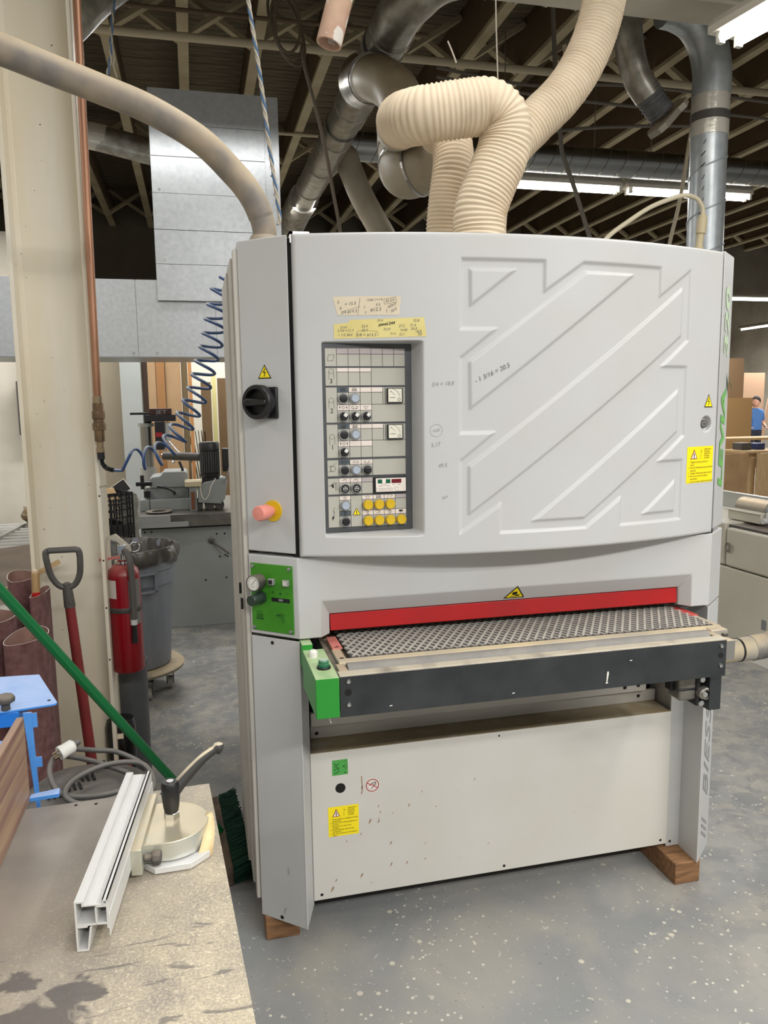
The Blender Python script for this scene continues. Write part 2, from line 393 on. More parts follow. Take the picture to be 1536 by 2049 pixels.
# body behind the doors
B().box(.33, 1.78, .12, .85, 1.0, 1.955).build('upper_body', paint_d, S, bev=.004)
B().box(.30, .44, .13, .85, .15, 1.0).box(1.655, 1.785, .13, .85, .15, 1.0).box(.44, 1.655, .80, .85, .15, 1.0).build('lower_body', paint_d, S, bev=.003)
B().box(.44, 1.655, .28, .29, .1, .93).build('inner_shade_sheet', gap, S)  # near-black sheet added to stand in for the shaded interior
B().box(.282, .302, .16, .62, .14, 1.95).build('side_panel', paint_d, S, bev=.004)
B().box(.288, .302, .112, .155, .12, 1.965).build('side_panel', paint_d, S, bev=.003)
B().box(.276, .284, .28, .60, .14, 1.93).build('side_panel', paint_d, S, bev=.002)
for z, y in ((1.05, .2), (1.02, .135)): B().box(.2755, .2825, y, y+.012, z-.03, z).build('slot', gap, S)
# narrow cabinet at the left, face chamfered
o_ = .006
pA = A+CH*.0; pB = Bc-CH*.003
B().prism([(pA.x, pA.y), (pB.x, pB.y), (pB.x, .40), (pA.x, .40)], (0, 0, ZM+.010), (1, 0, 0), (0, 1, 0), (0, 0, ZT-ZM-.010)).build('cabinet_door', paint, S, bev=.003)
B().box(.416, .430, .014, .10, ZM, ZT-.006).build('door_seam', gap, S)
cf = lambda off=0: (lambda u, v: A+CH*u+Vector((0, 0, v))+CHN*off)
def chbox(bb, u0, u1, z0, z1, d0, d1): return bb.obox(A+CH*u0+Vector((0, 0, z0))+CHN*d0, CH*(u1-u0), Vector((0, 0, z1-z0)), CHN*(d1-d0))
# hinge hardware on top
B().box(.425, .475, .0, .05, ZT, ZT+.008).box(.425, .433, .0, .05, ZT-.02, ZT+.008).build('hinge_bracket', steel, S)
B().cyl((.316, .19, ZT-.002), (.316, .19, ZT+.014), .008, n=10).build('bolt', steel, S)
# electrical triangle + switch + emergency stop on the chamfer
def tri_sticker(parent, fn, u, v, w, h, bolt=True, name='warning_sticker', lean=0, cyel=stick_y):
    o = poly(B(), [(u-w/2, v), (u+w/2, v+lean), (u+lean*.3, v+h+lean*.5)], fn(.0006)).build(name, ink, parent)
    k = .80
    poly(B(), [(u-w/2*k, v+h*.075+lean*.1), (u+w/2*k, v+h*.075+lean*.9), (u+lean*.3, v+h*.87+lean*.5)], fn(.0011)).build('yellow_field', cyel, o)
    b2 = B()
    if bolt == 'hand':
        poly(b2, [(u-w*.14, v+h*.5), (u+w*.06, v+h*.56), (u+w*.10, v+h*.36), (u-w*.02, v+h*.26), (u-w*.16, v+h*.32)], fn(.0015))
        for a in range(3): stroke(b2, [(u+w*.02+a*w*.06, v+h*.3-a*.001), (u+w*(.12+a*.05), v+h*(.16+.06*a))], w*.035, fn(.0015))
        stroke(b2, [(u-w*.2, v+h*.17), (u+w*.22, v+h*.17)], w*.03, fn(.0015))
    elif bolt: stroke(b2, [(u+w*.05, v+h*.68), (u-w*.08, v+h*.44), (u+w*.07, v+h*.44), (u-w*.03, v+h*.17)], w*.055, fn(.0015))
    else: stroke(b2, [(u, v+h*.62), (u, v+h*.3)], w*.09, fn(.0015)); stroke(b2, [(u, v+h*.22), (u, v+h*.15)], w*.09, fn(.0015))
    b2.build('pictogram', ink, o); return o
tri_sticker(S, cf, .0745, 1.627, .043, .037)
sw = chbox(B(), .030, .116, 1.523, 1.605, 0, .010).build('main_switch', black, S, bev=.003)
sw['label'] = 'black rotary main switch'
c0 = A+CH*.070+Vector((0, 0, 1.566))
B().lathe([(.043, .010), (.045, .014), (.045, .036), (.042, .040), (.034, .040), (.033, .018), (.0001, .018)], c0, 36, CHN, caps=False).build('collar_ring', black, sw, smooth=40)
b_ = B(); kn = plane_fn(c0+CHN*.018, CH, (0, 0, 1)); b_.prism([(-.040, 0), (-.026, .011), (.034, .006), (.034, -.008), (-.026, -.011)], c0+CHN*.018, CH, (0, 0, 1), CHN*.026); b_.build('lever', black, sw, bev=.003)
B().cyl(c0-CH*.022+CHN*.0445, c0-CH*.022+CHN*.045, .004, n=12).build('lever_hole', gap, sw)
es = B().cyl(A+CH*.087+Vector((0, 0, 1.277)), A+CH*.087+Vector((0, 0, 1.277))+CHN*.004, .0285, n=36).build('emergency_stop', yellow, S, smooth=40)
es['label'] = 'faded red mushroom button on a yellow disc'
cE = A+CH*.083+Vector((0, 0, 1.277))
B().lathe([(.013, .004), (.013, .020), (.0195, .022), (.0205, .028), (.0205, .058), (.018, .063), (.0001, .065)], cE, 30, CHN, caps=False).build('button_cap', mat('faded_red_plastic', (222, 140, 126), .45), es, smooth=50)

# bowed door with embossed field and control recess
DX0, DX1 = .4285, 1.688
def dy(x):
    t = (x-.4205)/1.267; u = 2*t-1
    return -.112*(1-u*u)-.012*(1-t)
OUT = [(.845, 1.917), (1.0685, 1.917), (1.0685, 1.841), (1.1815, 1.917), (1.434, 1.917), (1.434, 1.841), (1.546, 1.917), (1.546, 1.725), (1.450, 1.651), (1.544, 1.651), (1.544, 1.456), (1.448, 1.385), (1.541, 1.385), (1.541, 1.213), (1.318, 1.213), (1.318, 1.290), (1.205, 1.213), (.952, 1.213), (.952, 1.290), (.842, 1.216), (.842, 1.407), (.934, 1.479), (.842, 1.479), (.842, 1.672), (.937, 1.745), (.843, 1.745)]
INS = [[(.867, 1.893), (.987, 1.893), (.868, 1.803)], [(.866, 1.661), (1.188, 1.893), (1.340, 1.893), (.868, 1.542)], [(.865, 1.392), (1.519, 1.867), (1.519, 1.737), (.865, 1.265)],
       [(1.044, 1.240), (1.516, 1.585), (1.516, 1.468), (1.199, 1.240)], [(1.398, 1.238), (1.516, 1.326), (1.516, 1.238)]]
def sdf(px, pz, P):
    P = np.array(P); d = np.full(px.shape, 1e9); ins = np.zeros(px.shape, bool); n = len(P)
    for i in range(n):
        a = P[i]; b = P[(i+1) % n]; e = b-a; wx = px-a[0]; wz = pz-a[1]
        t = np.clip((wx*e[0]+wz*e[1])/(e@e), 0, 1); dx = wx-e[0]*t; dz = wz-e[1]*t; d = np.minimum(d, dx*dx+dz*dz)
        c = ((a[1] > pz) != (b[1] > pz)); xx = (b[0]-a[0])*(pz-a[1])/((b[1]-a[1]) if b[1] != a[1] else 1e-9)+a[0]; ins ^= c & (px < xx)
    return np.where(ins, -1, 1)*np.sqrt(d)
PY = -.034     # plane of the control panel
def door_y(x, z):
    x = np.asarray(x, float); z = np.asarray(z, float)
    y = dy(x)
    sm = lambda d, w: np.clip(.5-d/w, 0, 1)**2*(3-2*np.clip(.5-d/w, 0, 1))
    rec = sm(sdf(x, z, OUT), .010)
    for P in INS: rec = rec-sm(sdf(x, z, P), .010)
    y = y+rec*.0060
    # control recess: flat floor, sloping walls to the right, below and above
    fx = np.clip((x-.4925)/.004, 0, 1)*np.clip((.7475-x)/.020, 0, 1); fz = np.clip((z-1.2095)/.014, 0, 1)*np.clip((1.7165-z)/.006, 0, 1)
    f = fx*fz; f = f*f*(3-2*f); y = y*(1-f)+(PY+.006)*f
    # lock recess
    d = np.hypot((x-1.637), (z-1.487)); k = np.clip((.0245-d)/.006, 0, 1); k = k*k*(3-2*k); y = y+k*.016
    # rounded rim
    e = np.minimum(np.minimum(x-DX0, DX1-x), np.minimum(z-ZM-.004, ZT-z)); r = .009; q = np.clip(1-e/r, 0, 1); y = y+r*(1-np.sqrt(np.clip(1-q*q, 0, 1)))
    return y
nx, nz = 420, 278
gx = np.unique(np.concatenate([np.linspace(DX0, DX0+.009, 6), np.linspace(DX0+.009, .4925, 14), np.linspace(.490, .50, 8), np.linspace(.5, .725, 40), np.linspace(.725, .752, 14), np.linspace(.752, .835, 18), np.linspace(.835, 1.555, 330), np.linspace(1.555, 1.60, 10), np.linspace(1.60, 1.67, 36), np.linspace(1.67, DX1, 12)]))
gz = np.unique(np.concatenate([np.linspace(ZM+.004, ZM+.013, 6), np.linspace(ZM+.013, 1.205, 10), np.linspace(1.205, 1.228, 26), np.linspace(1.228, 1.708, 225), np.linspace(1.708, 1.722, 16), np.linspace(1.722, 1.925, 96), np.linspace(1.925, ZT-.009, 10), np.linspace(ZT-.009, ZT, 6)]))
X, Z = np.meshgrid(gx, gz); Y = door_y(X, Z)
nx, nz = len(gx), len(gz)
V = np.stack([X, Y, Z], -1).reshape(-1, 3)
idx = np.arange(nx*nz).reshape(nz, nx)
Fq = np.stack([idx[:-1, :-1], idx[:-1, 1:], idx[1:, 1:], idx[1:, :-1]], -1).reshape(-1, 4)
# rim walls back to the frame
rim = np.concatenate([idx[0, :], idx[1:, -1], idx[-1, ::-1][1:], idx[::-1, 0][1:]])[:-1]
back = V[rim].copy(); back[:, 1] = .012; n0 = len(V); V = np.concatenate([V, back]); m_ = len(rim)
k = np.arange(m_); k2 = (k+1) % m_
Fr = np.stack([rim[k], n0+k, n0+k2, rim[k2]], -1)
Fq = np.concatenate([Fq, Fr]); L0 = np.array(S.location)
me = bpy.data.meshes.new('bowed_door'); me.from_pydata((V-L0).tolist(), [], Fq.tolist()); me.update(); me.shade_smooth(); me.materials.append(paint)
door = bpy.data.objects.new('bowed_door', me); COL.objects.link(door); door.parent = S; BASE[door.name] = Vector(L0)
def df(off=.0006): return lambda u, v: Vector((u, float(door_y(u, v))-off, v))
B().lathe([(.012, 0), (.012, .006), (.0085, .007), (.0001, .007)], (1.637, float(door_y(1.637, 1.487)), 1.487), 24, (0, -1, 0), caps=False).build('door_lock', darkgrey, door, smooth=40)
b_ = ring(B(), 1.637, 1.487, .006, .0016, lambda u, v: Vector((u, float(door_y(1.637, 1.487))-.0076, v))); b_.build('lock_mark', white, door)
tri_sticker(door, df, 1.6437, 1.5353, .038, .039)
# yellow instruction stickers
def yellow_sheet(parent, fn, x0, x1, z0, z1, rows):
    P = B(); n = 8
    for i in range(n):
        a, b = x0+(x1-x0)*i/n, x0+(x1-x0)*(i+1)/n; f = fn(.0006); P.add([f(a, z0), f(b, z0), f(b, z1), f(a, z1)], [(0, 1, 2, 3)])
    o = P.build('instruction_sticker', stick_y, parent); W, H = x1-x0, z1-z0
    u, v = x0+W*.26, z1-H*.34
    poly(B(), [(u-W*.13, v), (u+W*.13, v), (u, v+H*.27)], fn(.0010)).build('triangle', brown, o)
    poly(B(), [(u-W*.095, v+H*.02), (u+W*.095, v+H*.02), (u, v+H*.215)], fn(.0014)).build('triangle_field', stick_w, o)
    T = B(); f = fn(.0018); stroke(T, [(u, v+H*.15), (u, v+H*.08)], W*.028, f); stroke(T, [(u, v+H*.055), (u, v+H*.03)], W*.028, f)
    for i, (a, b) in enumerate((('I', 'Attenzione'), ('GB', 'Warning'), ('F', 'Attention'), ('D', 'Achtung'), ('E', 'Cuidado'))):
        z = z1-H*(.075+.06*i); put_text(T, a, W*.05, lambda p, q: f(x0+W*.50+p, z+q), align='LEFT'); put_text(T, b, W*.06, lambda p, q: f(x0+W*.64+p, z+q), align='LEFT')
    n = len(rows)
    for i, r in enumerate(rows):
        z = z1-H*(.42+.54*i/(n-1))
        if r[0] == '*': put_text(T, r[1], W*.05, lambda p, q: f(x0+W*.06+p, z+q), align='LEFT'); r = r[2:]
        put_text(T, r, W*.062, lambda p, q: f(x0+W*.13+p, z+q), align='LEFT')
    T.build('printed_text', ink, o); return o
rows1 = ['*ITogliere tensione prima di', 'aprire', '*GSwitch off electrical power before', 'opening', '*FCouper l\'electricite avant d\'ouvrir', '*DStrom aus, bevor Sie diese', 'einschalten', '*ECortar la electricidad antes de abrir']
yellow_sheet(door, df, 1.560, 1.674, 1.3145, 1.4215, rows1)
# tape strips with pencilled sizes
def tape_strip(pts, m, name='tape_strip'):
    P = B(); f = df(.0006); n = 14
    # polygon sliced into columns so that it follows the bow
    top, bot = pts
    for i in range(n):
        q = []
        for t in (i/n, (i+1)/n):
            def at(L_, t):
                s = t*(len(L_)-1); k = min(int(s), len(L_)-2); a, b = L_[k], L_[k+1]; s -= k; return (a[0]+(b[0]-a[0])*s, a[1]+(b[1]-a[1])*s)
            q.append((at(bot, t), at(top, t)))
        P.add([f(*q[0][0]), f(*q[1][0]), f(*q[1][1]), f(*q[0][1])], [(0, 1, 2, 3)])
    return P.build(name, m, door)
tp = tape_strip(([(.5234, 1.826), (.60, 1.8262), (.691, 1.825)], [(.5346, 1.780), (.60, 1.7795), (.686, 1.7795)]), tape)
tp2 = tape_strip(([(.5244, 1.758), (.560, 1.7615), (.5655, 1.7685), (.66, 1.771), (.7482, 1.773)], [(.5248, 1.722), (.565, 1.7225), (.62, 1.723), (.69, 1.7245), (.7543, 1.7257)]), tape_y)
T = B(); f = df(.0012)
for s_, x, z, sz, r in [('5', .5365, 1.812, .010, 0), ('8', .542, 1.797, .009, 0), ('= 15.5', .566, 1.808, .011, .12), ('3/4 #19.3', .562, 1.788, .0105, .12), ('1346->=1.6', .625, 1.817, .0085, .05), ('0.5', .634, 1.805, .009, 0), ('#12.5', .628, 1.793, .012, .08), ('1', .6, 1.799, .010, .1), ('2', .603, 1.786, .008, .1), ('20.3/9', .663, 1.8145, .009, .12), ('#26.0', .668, 1.803, .0095, .45), ('1', .655, 1.789, .011, .3), ('20.0', .672, 1.791, .0095, .5)]:
    put_text(T, s_, sz, lambda p, q: f(x+p, z+q), rot=r, shear=.2)
stroke(T, [(.546, 1.789), (.590, 1.801)], .0007, f); stroke(T, [(.590, 1.821), (.584, 1.7805)], .0009, f)
stroke(T, [(.648, 1.818), (.678, 1.8235), (.680, 1.811), (.650, 1.806), (.648, 1.818)], .0007, f)
T.build('handwriting', pencil, tp)
T = B()
for s_, x, z, sz, r in [('panel.244', .654, 1.7575, .0105, .1)]:
    put_text(T, s_, sz, lambda p, q: f(x+p, z+q), rot=r, shear=.3); put_text(T, s_, sz, lambda p, q: f(x+p+.0006, z+q), rot=r, shear=.3)
T.build('marker_writing', ink, tp2)
T = B()
for s_, x, z, sz, r in [('22-01', .549, 1.750, .008, 0), ('2 3/4 = 31.7', .553, 1.742, .008, 0), ('1 1/2 38.4', .552, 1.731, .0085, 0), ('25.4', .60, 1.752, .009, .05), ('25.7', .60, 1.742, .009, 0), ('5/8 = #15.5', .604, 1.7305, .0105, 0), ('25.4', .638, 1.766, .008, 0), ('22.57', .655, 1.744, .008, 0), ('31.6', .67, 1.733, .008, 0), ('27.2', .692, 1.752, .009, 0), ('31.6', .720, 1.754, .009, 0), ('26.0', .722, 1.745, .009, 0), ('54.80', .697, 1.742, .008, 0), ('22.7', .692, 1.731, .008, 0), ('18.8', .733, 1.738, .009, 0), ('50', .737, 1.731, .010, 0), ('25.8', .728, 1.765, .009, 0)]:
    put_text(T, s_, sz, lambda p, q: f(x+p, z+q), rot=r, shear=.2)
stroke(T, [(.578, 1.725), (.583, 1.741), (.60, 1.742), (.632, 1.739), (.634, 1.727)], .0006, f)
T.build('handwriting', pencil, tp2)
T = B()
put_text(T, '- 1 3/16 = 20.5', .017, lambda p, q: f(.925+p, 1.632+q), rot=.42, shear=.25)
T.build('pencil_note', pencil, door)
T = B()
put_text(T, '3/4 = 18.8', .014, lambda p, q: f(.795+p, 1.606+q), rot=.06, shear=.2)
put_text(T, '5.17', .014, lambda p, q: f(.776+p, 1.450+q), rot=.15, shear=.2); put_text(T, '15.02', .009, lambda p, q: f(.778+p, 1.487+q), rot=.2); ring(T, .778, 1.487, .016, .0007, f)
put_text(T, '49.5', .014, lambda p, q: f(.794+p, 1.396+q), rot=.1, shear=.2); put_text(T, '30.9', .009, lambda p, q: f(.80+p, 1.312+q), rot=.3)
T.build('pencil_note', pencil_l, door)

# control panel
CP = B().prism([(.4935, 1.2235), (.735, 1.2235), (.742, 1.231), (.742, 1.704), (.735, 1.7115), (.4935, 1.7115)], (0, PY+.005, 0), (1, 0, 0), (0, 0, 1), (0, -.005, 0)).build('control_panel', mat('panel_dark_grey', (66, 68, 70), .45, c2=(78, 80, 82), scale=15), S)
X0, CW = .5015, .03025
cellm = mat('panel_cell', (178, 176, 164), .45); labm = mat('panel_label', (226, 214, 204), .5); labg = mat('panel_label_dim', (178, 168, 166), .5); labd = mat('panel_label_dark', (78, 86, 92), .5)
def cx(i): return X0+CW*i
cells, labs, labsg, labsd = B(), B(), B(), B()
g_ = .0007
def tile(bb, x0, x1, z0, z1, d=.0012): bb.box(x0+g_, x1-g_, PY-d, PY, z0+g_, z1-g_)
R_ = [(1.700, 1.685, 1.6535), (1.6505, 1.6395, 1.6045), (1.601, 1.5877, 1.5563), (1.5563, 1.5412, 1.510), (1.506, 1.494, 1.463), (1.463, 1.448, 1.4187), (1.414, 1.401, 1.371), (1.366, 1.3536, 1.3229), (1.319, 1.3075, 1.279), (1.279, 1.2654, 1.236)]
for z1, z0 in ((1.700, 1.6535), (1.6505, 1.6045), (1.601, 1.510), (1.506, 1.4187), (1.414, 1.371), (1.366, 1.3229), (1.319, 1.236)): tile(cells, cx(0), cx(1), z0, z1)
for r, ncol in zip(range(10), (7, 4, 5, 4, 5, 4, 4, 4, 7, 7)):
    zt, zs, ze = R_[r]
    for c in range(1, ncol):
        if r in (8, 9) and c == 2: continue
        tile(cells, cx(c), cx(c+1), ze, zs)
        if r in (2, 4, 6) and c == 1 or (r == 9 and c == 1): tile(labsd, cx(c), cx(c+1), zs, zt)
        elif r == 0 or (r == 7 and c == 3) or (r == 8 and c == 6): tile(labsg, cx(c), cx(c+1), zs, zt)
        else: tile(labs, cx(c), cx(c+1), zs, zt)
tile(cells, cx(2), cx(3), 1.236, 1.319)
for z1, z0, c in ((1.6505, 1.6045, 4), (1.5563, 1.510, 4), (1.463, 1.4187, 4), (1.414, 1.371, 4)): tile(cells, cx(c), cx(7), z0, z1)
for z1, z0 in ((1.601, 1.5563), (1.506, 1.463)): tile(cells, cx(5), cx(5)+.006, z0, z1); tile(cells, cx(5)+.006, cx(7), z0, z1)
cells.parts('blank_tile', cellm, CP); labs.parts('label_tile', labm, CP); labsg.parts('label_tile', labg, CP); labsd.parts('label_tile', labd, CP)
pf = lambda off=.0016: (lambda u, v: Vector((u, PY-off, v)))
T = B(); f = pf()
def sym_belt(x, z, s=1):
    ring(T, x, z, .0062*s, .0006, f); stroke(T, [(x-.0062*s, z), (x-.007*s, z-.020*s)], .0006, f); stroke(T, [(x+.0062*s, z), (x+.007*s, z-.020*s)], .0006, f)
stroke(T, [(cx(.22), 1.668), (cx(.32), 1.683), (cx(.80), 1.683), (cx(.70), 1.668), (cx(.22), 1.668)], .0007, f)
sym_belt(cx(.52), 1.6415); sym_belt(cx(.48), 1.5675); sym_belt(cx(.48), 1.4745)
for n_, z in (('3', 1.616), ('2', 1.5405), ('1', 1.4465)): put_text(T, n_, .017, lambda p, q: f(cx(.5)+p, z+q))
ring(T, cx(.5), 1.391, .007, .0007, f); stroke(T, [(cx(.12), 1.398), (cx(.5), 1.398)], .0007, f); stroke(T, [(cx(.12), 1.384), (cx(.5), 1.384)], .0007, f); stroke(T, [(cx(.3), 1.399), (cx(.3), 1.385)], .0006, f); stroke(T, [(cx(.45), 1.399), (cx(.8), 1.405)], .0006, f)
stroke(T, [(cx(.1), 1.347), (cx(.35), 1.347)], .001, f); poly(T, [(cx(.3), 1.349), (cx(.5), 1.353), (cx(.55), 1.341), (cx(.42), 1.341)], f); stroke(T, [(cx(.5), 1.354), (cx(.82), 1.354), (cx(.82), 1.334)], .0009, f); stroke(T, [(cx(.6), 1.351), (cx(.7), 1.351), (cx(.7), 1.334)], .0009, f)
stroke(T, [(cx(.55), 1.289), (cx(.45), 1.278), (cx(.55), 1.278), (cx(.42), 1.262)], .0009, f); poly(T, [(cx(.32), 1.264), (cx(.56), 1.266), (cx(.38), 1.254)], f)
stuff(T.build('printed_symbols', ink, CP))
def glyph(kind, c, r):
    T = B()
    x = cx(c+.5); zt, zs, _ = R_[r]; z = (zt+zs)/2
    if kind == 'motor':
        for a in range(4): stroke(T, [(x-.005+a*.0033, z+.004), (x-.005+a*.0033, z-.002)], .0014, f)
        stroke(T, [(x-.007, z-.003), (x+.007, z-.003)], .0008, f)
    elif kind == 'arrows':
        for s in (-1, 1): poly(T, [(x+s*.009-.002, z), (x+s*.009+.002, z), (x+s*.009, z+.004)], f); stroke(T, [(x+s*.009, z), (x+s*.009, z-.004)], .0007, f)
        ring(T, x, z, .0032, .0007, f)
    elif kind == 'tilt': ring(T, x-.006, z, .0028, .0006, f); ring(T, x+.006, z, .0028, .0006, f); stroke(T, [(x-.006, z-.003), (x+.006, z-.003)], .0008, f)
    elif kind == 'osc': ring(T, x, z, .0036, .0007, f, 6); stroke(T, [(x-.008, z+.003), (x-.004, z+.002)], .0007, f); stroke(T, [(x+.004, z+.002), (x+.008, z+.003)], .0007, f)
    elif kind == 'conv': ring(T, x-.006, z, .0025, .0006, f); ring(T, x+.006, z, .0025, .0006, f); stroke(T, [(x-.006, z+.0025), (x+.006, z+.0025)], .0006, f); stroke(T, [(x-.006, z-.0025), (x+.006, z-.0025)], .0006, f)
    elif kind == 'up': stroke(T, [(x-.006, z), (x, z+.002)], .0011, f); stroke(T, [(x-.001, z+.003), (x+.004, z+.003), (x+.004, z-.004)], .0007, f)
    elif kind == 'on': ring(T, x, z, .0036, .0006, f); stroke(T, [(x, z+.002), (x, z-.002)], .0007, f)
    elif kind == 'ring': ring(T, x, z, .0032, .0011, f)
    elif kind == 'z': stroke(T, [(x-.007, z-.003), (x-.001, z-.002), (x+.002, z+.004), (x+.003, z-.004)], .0008, f)
    elif kind == 'box': stroke(T, [(x-.006, z-.004), (x-.006, z+.004), (x+.007, z+.004), (x+.007, z+.001), (x-.001, z-.002)], .0006, f)
    elif kind == 'block':
        poly(T, [(x-.005, z-.001), (x+.005, z-.001), (x+.005, z+.004), (x-.005, z+.004)], f); stroke(T, [(x-.001, z-.001), (x-.001, z-.005)], .0008, f)
    elif kind == 'press': stroke(T, [(x-.003, z+.004), (x+.003, z+.002), (x-.003, z), (x+.003, z-.003)], .0008, f); stroke(T, [(x-.004, z-.005), (x+.004, z-.005)], .0008, f)
    T.build('label_symbol', ink, CP)
for a in (('motor', 1, 2), ('motor', 2, 2), ('arrows', 1, 3), ('tilt', 2, 3), ('osc', 3, 3), ('motor', 1, 4), ('motor', 2, 4), ('arrows', 1, 5), ('conv', 1, 6), ('conv', 2, 6), ('tilt', 3, 6), ('up', 1, 7), ('up', 2, 7), ('on', 1, 8), ('osc', 3, 8), ('motor', 4, 8), ('box', 5, 8), ('ring', 1, 9), ('press', 3, 9), ('z', 4, 9), ('ring', 5, 9), ('block', 6, 9)): glyph(*a)

# push buttons, selectors, keys, meters
btn_b, btn_g, btn_y = black, mat('pale_blue_button', (168, 178, 190), .35), mat('yellow_button', (210, 174, 26), .4)
bez = mat('satin_bezel', (176, 176, 174), .3, .6)
def button(c, r, kind):
    zt, zs, ze = R_[r]; c3 = (cx(c+.5), PY-.0012, (zs+ze)/2); nm = {'b': 'push_button', 'g': 'push_button', 'y': 'push_button', 's': 'selector_switch', 'p': 'dial', 'k': 'key_switch'}[kind]
    o = B().lathe([(.0142, 0), (.0142, .004), (.0128, .007), (.0112, .007), (.0108, .005), (.0001, .005)] if kind != 'y' else [(.0146, 0), (.0146, .003), (.0001, .003)], c3, 26, (0, -1, 0), caps=False).build(nm, bez, CP, smooth=40)
    if kind in 'bgy':
        m = dict(b=btn_b, g=btn_g, y=btn_y)[kind]
        B().lathe([(.0108, .0045), (.0106, .0065 if kind == 'b' else .0095), (.009, .007 if kind == 'b' else .0115), (.0001, .0068 if kind == 'b' else .0112)] if kind != 'y' else [(.0132, .003), (.0132, .010), (.0115, .0125), (.0001, .012)], c3, 26, (0, -1, 0), caps=False).build('cap', m, o, smooth=50)
    elif kind == 's':
        B().lathe([(.0108, .0045), (.0108, .0075), (.0001, .0075)], c3, 24, (0, -1, 0), caps=False).build('cap', black, o, smooth=40)
        d = Vector((math.cos(.95), 0, math.sin(.95))); n_ = Vector((-d.z, 0, d.x)); c_ = Vector(c3)
        B().obox(c_-d*.0095-n_*.0025+Vector((0, -.0075, 0)), d*.019, n_*.005, Vector((0, -.009, 0))).build('lever', black, o, bev=.001)
        B().obox(c_+d*.001-n_*.0045+Vector((0, -.0166, 0)), d*.009, n_*.009, Vector((0, -.0004, 0))).build('white_mark', white, o)
    elif kind == 'p': B().lathe([(.0108, .005), (.0100, .012), (.0085, .012), (.0085, .015), (.0055, .016), (.0055, .020), (.0001, .020)], c3, 24, (0, -1, 0), caps=False).build('knob', black, o, smooth=40)
    elif kind == 'k':
        B().lathe([(.0108, .0045), (.0105, .0085), (.0001, .0085)], c3, 24, (0, -1, 0), caps=False).build('cap', black, o, smooth=40)
        T_ = B(); fn = lambda u, v: Vector((u, PY-.0102, v)); ring(T_, c3[0], c3[2], .0058, .0013, fn); stroke(T_, [(c3[0]-.005, c3[2]), (c3[0]+.005, c3[2])], .0016, fn); stroke(T_, [(c3[0], c3[2]), (c3[0], c3[2]+.005)], .0014, fn); T_.build('key_slot', white, o)
for c, r, k_ in [(1, 2, 'b'), (2, 2, 'g'), (1, 3, 's'), (2, 3, 's'), (3, 3, 's'), (1, 4, 'b'), (2, 4, 'g'), (1, 5, 's'), (1, 6, 'b'), (2, 6, 'g'), (3, 6, 'p'), (1, 7, 'k'), (2, 7, 'k'), (1, 8, 'g'), (1, 9, 'b'), (3, 8, 'y'), (4, 8, 'y'), (5, 8, 'y'), (3, 9, 'y'), (4, 9, 'y'), (5, 9, 'y'), (6, 9, 'y')]: button(c, r, k_)
for z0, z1 in ((1.559, 1.598), (1.465, 1.504)):
    x0, x1 = cx(5)+.0095, cx(5)+.052
    o = B().box(x0, x1, PY-.010, PY, z0, z1).build('ammeter', black, CP, bev=.001)
    B().box(x0+.003, x1-.003, PY-.0108, PY-.0100, z0+.003, z1-.002).build('dial_face', mat('dial_cream', (226, 222, 204), .4), o)
    T = B(); fn = pf(.0112); put_text(T, 'A', .006, lambda p, q: fn(x0+.010+p, z1-.009+q)); stroke(T, [(x0+.008, z0+.014), (x0+.021, z0+.014)], .0012, fn); ring(T, x1-.011, z0+.009, .0035, .0008, fn)
    ring(T, x0+.008, z0+.012, .026, .0006, fn, 14, .2, 1.3); stroke(T, [(x0+.012, z1-.010), (x0+.02, z1-.018)], .0006, fn); T.build('dial_print', ink, o)
o = B().box(cx(4)+.002, cx(7), PY-.006, PY, 1.3235, 1.3655).build('digital_display', black, CP, bev=.001)
B().box(cx(4)+.007, cx(7)-.002, PY-.0068, PY-.006, 1.3265, 1.3625).build('display_face', stick_w, o)
dz = 1.349
B().box(cx(4)+.012, cx(4)+.024, PY-.0076, PY-.0068, dz, dz+.0105).box(cx(4)+.034, cx(4)+.046, PY-.0076, PY-.0068, dz, dz+.0105).build('green_window', mat('green_window', (20, 92, 62), .25), o)
B().box(cx(4)+.0495, cx(4)+.076, PY-.0076, PY-.0068, dz, dz+.0105).build('red_window', mat('red_window', (110, 24, 34), .25), o)
T = B(); fn = pf(.0072)
for i, s_ in enumerate('-RSP'):
    u = cx(4)+.0125+i*.0115; stroke(T, [(u-.0042, 1.3285), (u+.0042, 1.3285), (u+.0042, 1.3365), (u-.0042, 1.3365), (u-.0042, 1.3285)], .0005, fn); put_text(T, s_, .005, lambda p, q: fn(u+p, 1.3325+q))
stroke(T, [(cx(4)+.014, 1.342), (cx(4)+.022, 1.342)], .001, fn); stroke(T, [(cx(4)+.037, 1.342), (cx(4)+.045, 1.342)], .001, fn)
stroke(T, [(cx(4)+.024, 1.343), (cx(4)+.034, 1.343), (cx(4)+.034, 1.348), (cx(4)+.024, 1.348), (cx(4)+.024, 1.343)], .0006, fn)
for s_, u in (('mm', cx(4)+.055), ('inch', cx(4)+.070)): put_text(T, s_, .004, lambda p, q: fn(u+p, 1.345+q))
ring(T, cx(4)+.062, 1.334, .005, .0006, fn, 12, 0, PI); stroke(T, [(cx(4)+.057, 1.334), (cx(4)+.060, 1.329), (cx(4)+.070, 1.329)], .0006, fn); T.build('display_print', ink, o)
tri_sticker(CP, lambda off: pf(off+.0014), cx(2.5), 1.2665, .022, .020, bolt=False)

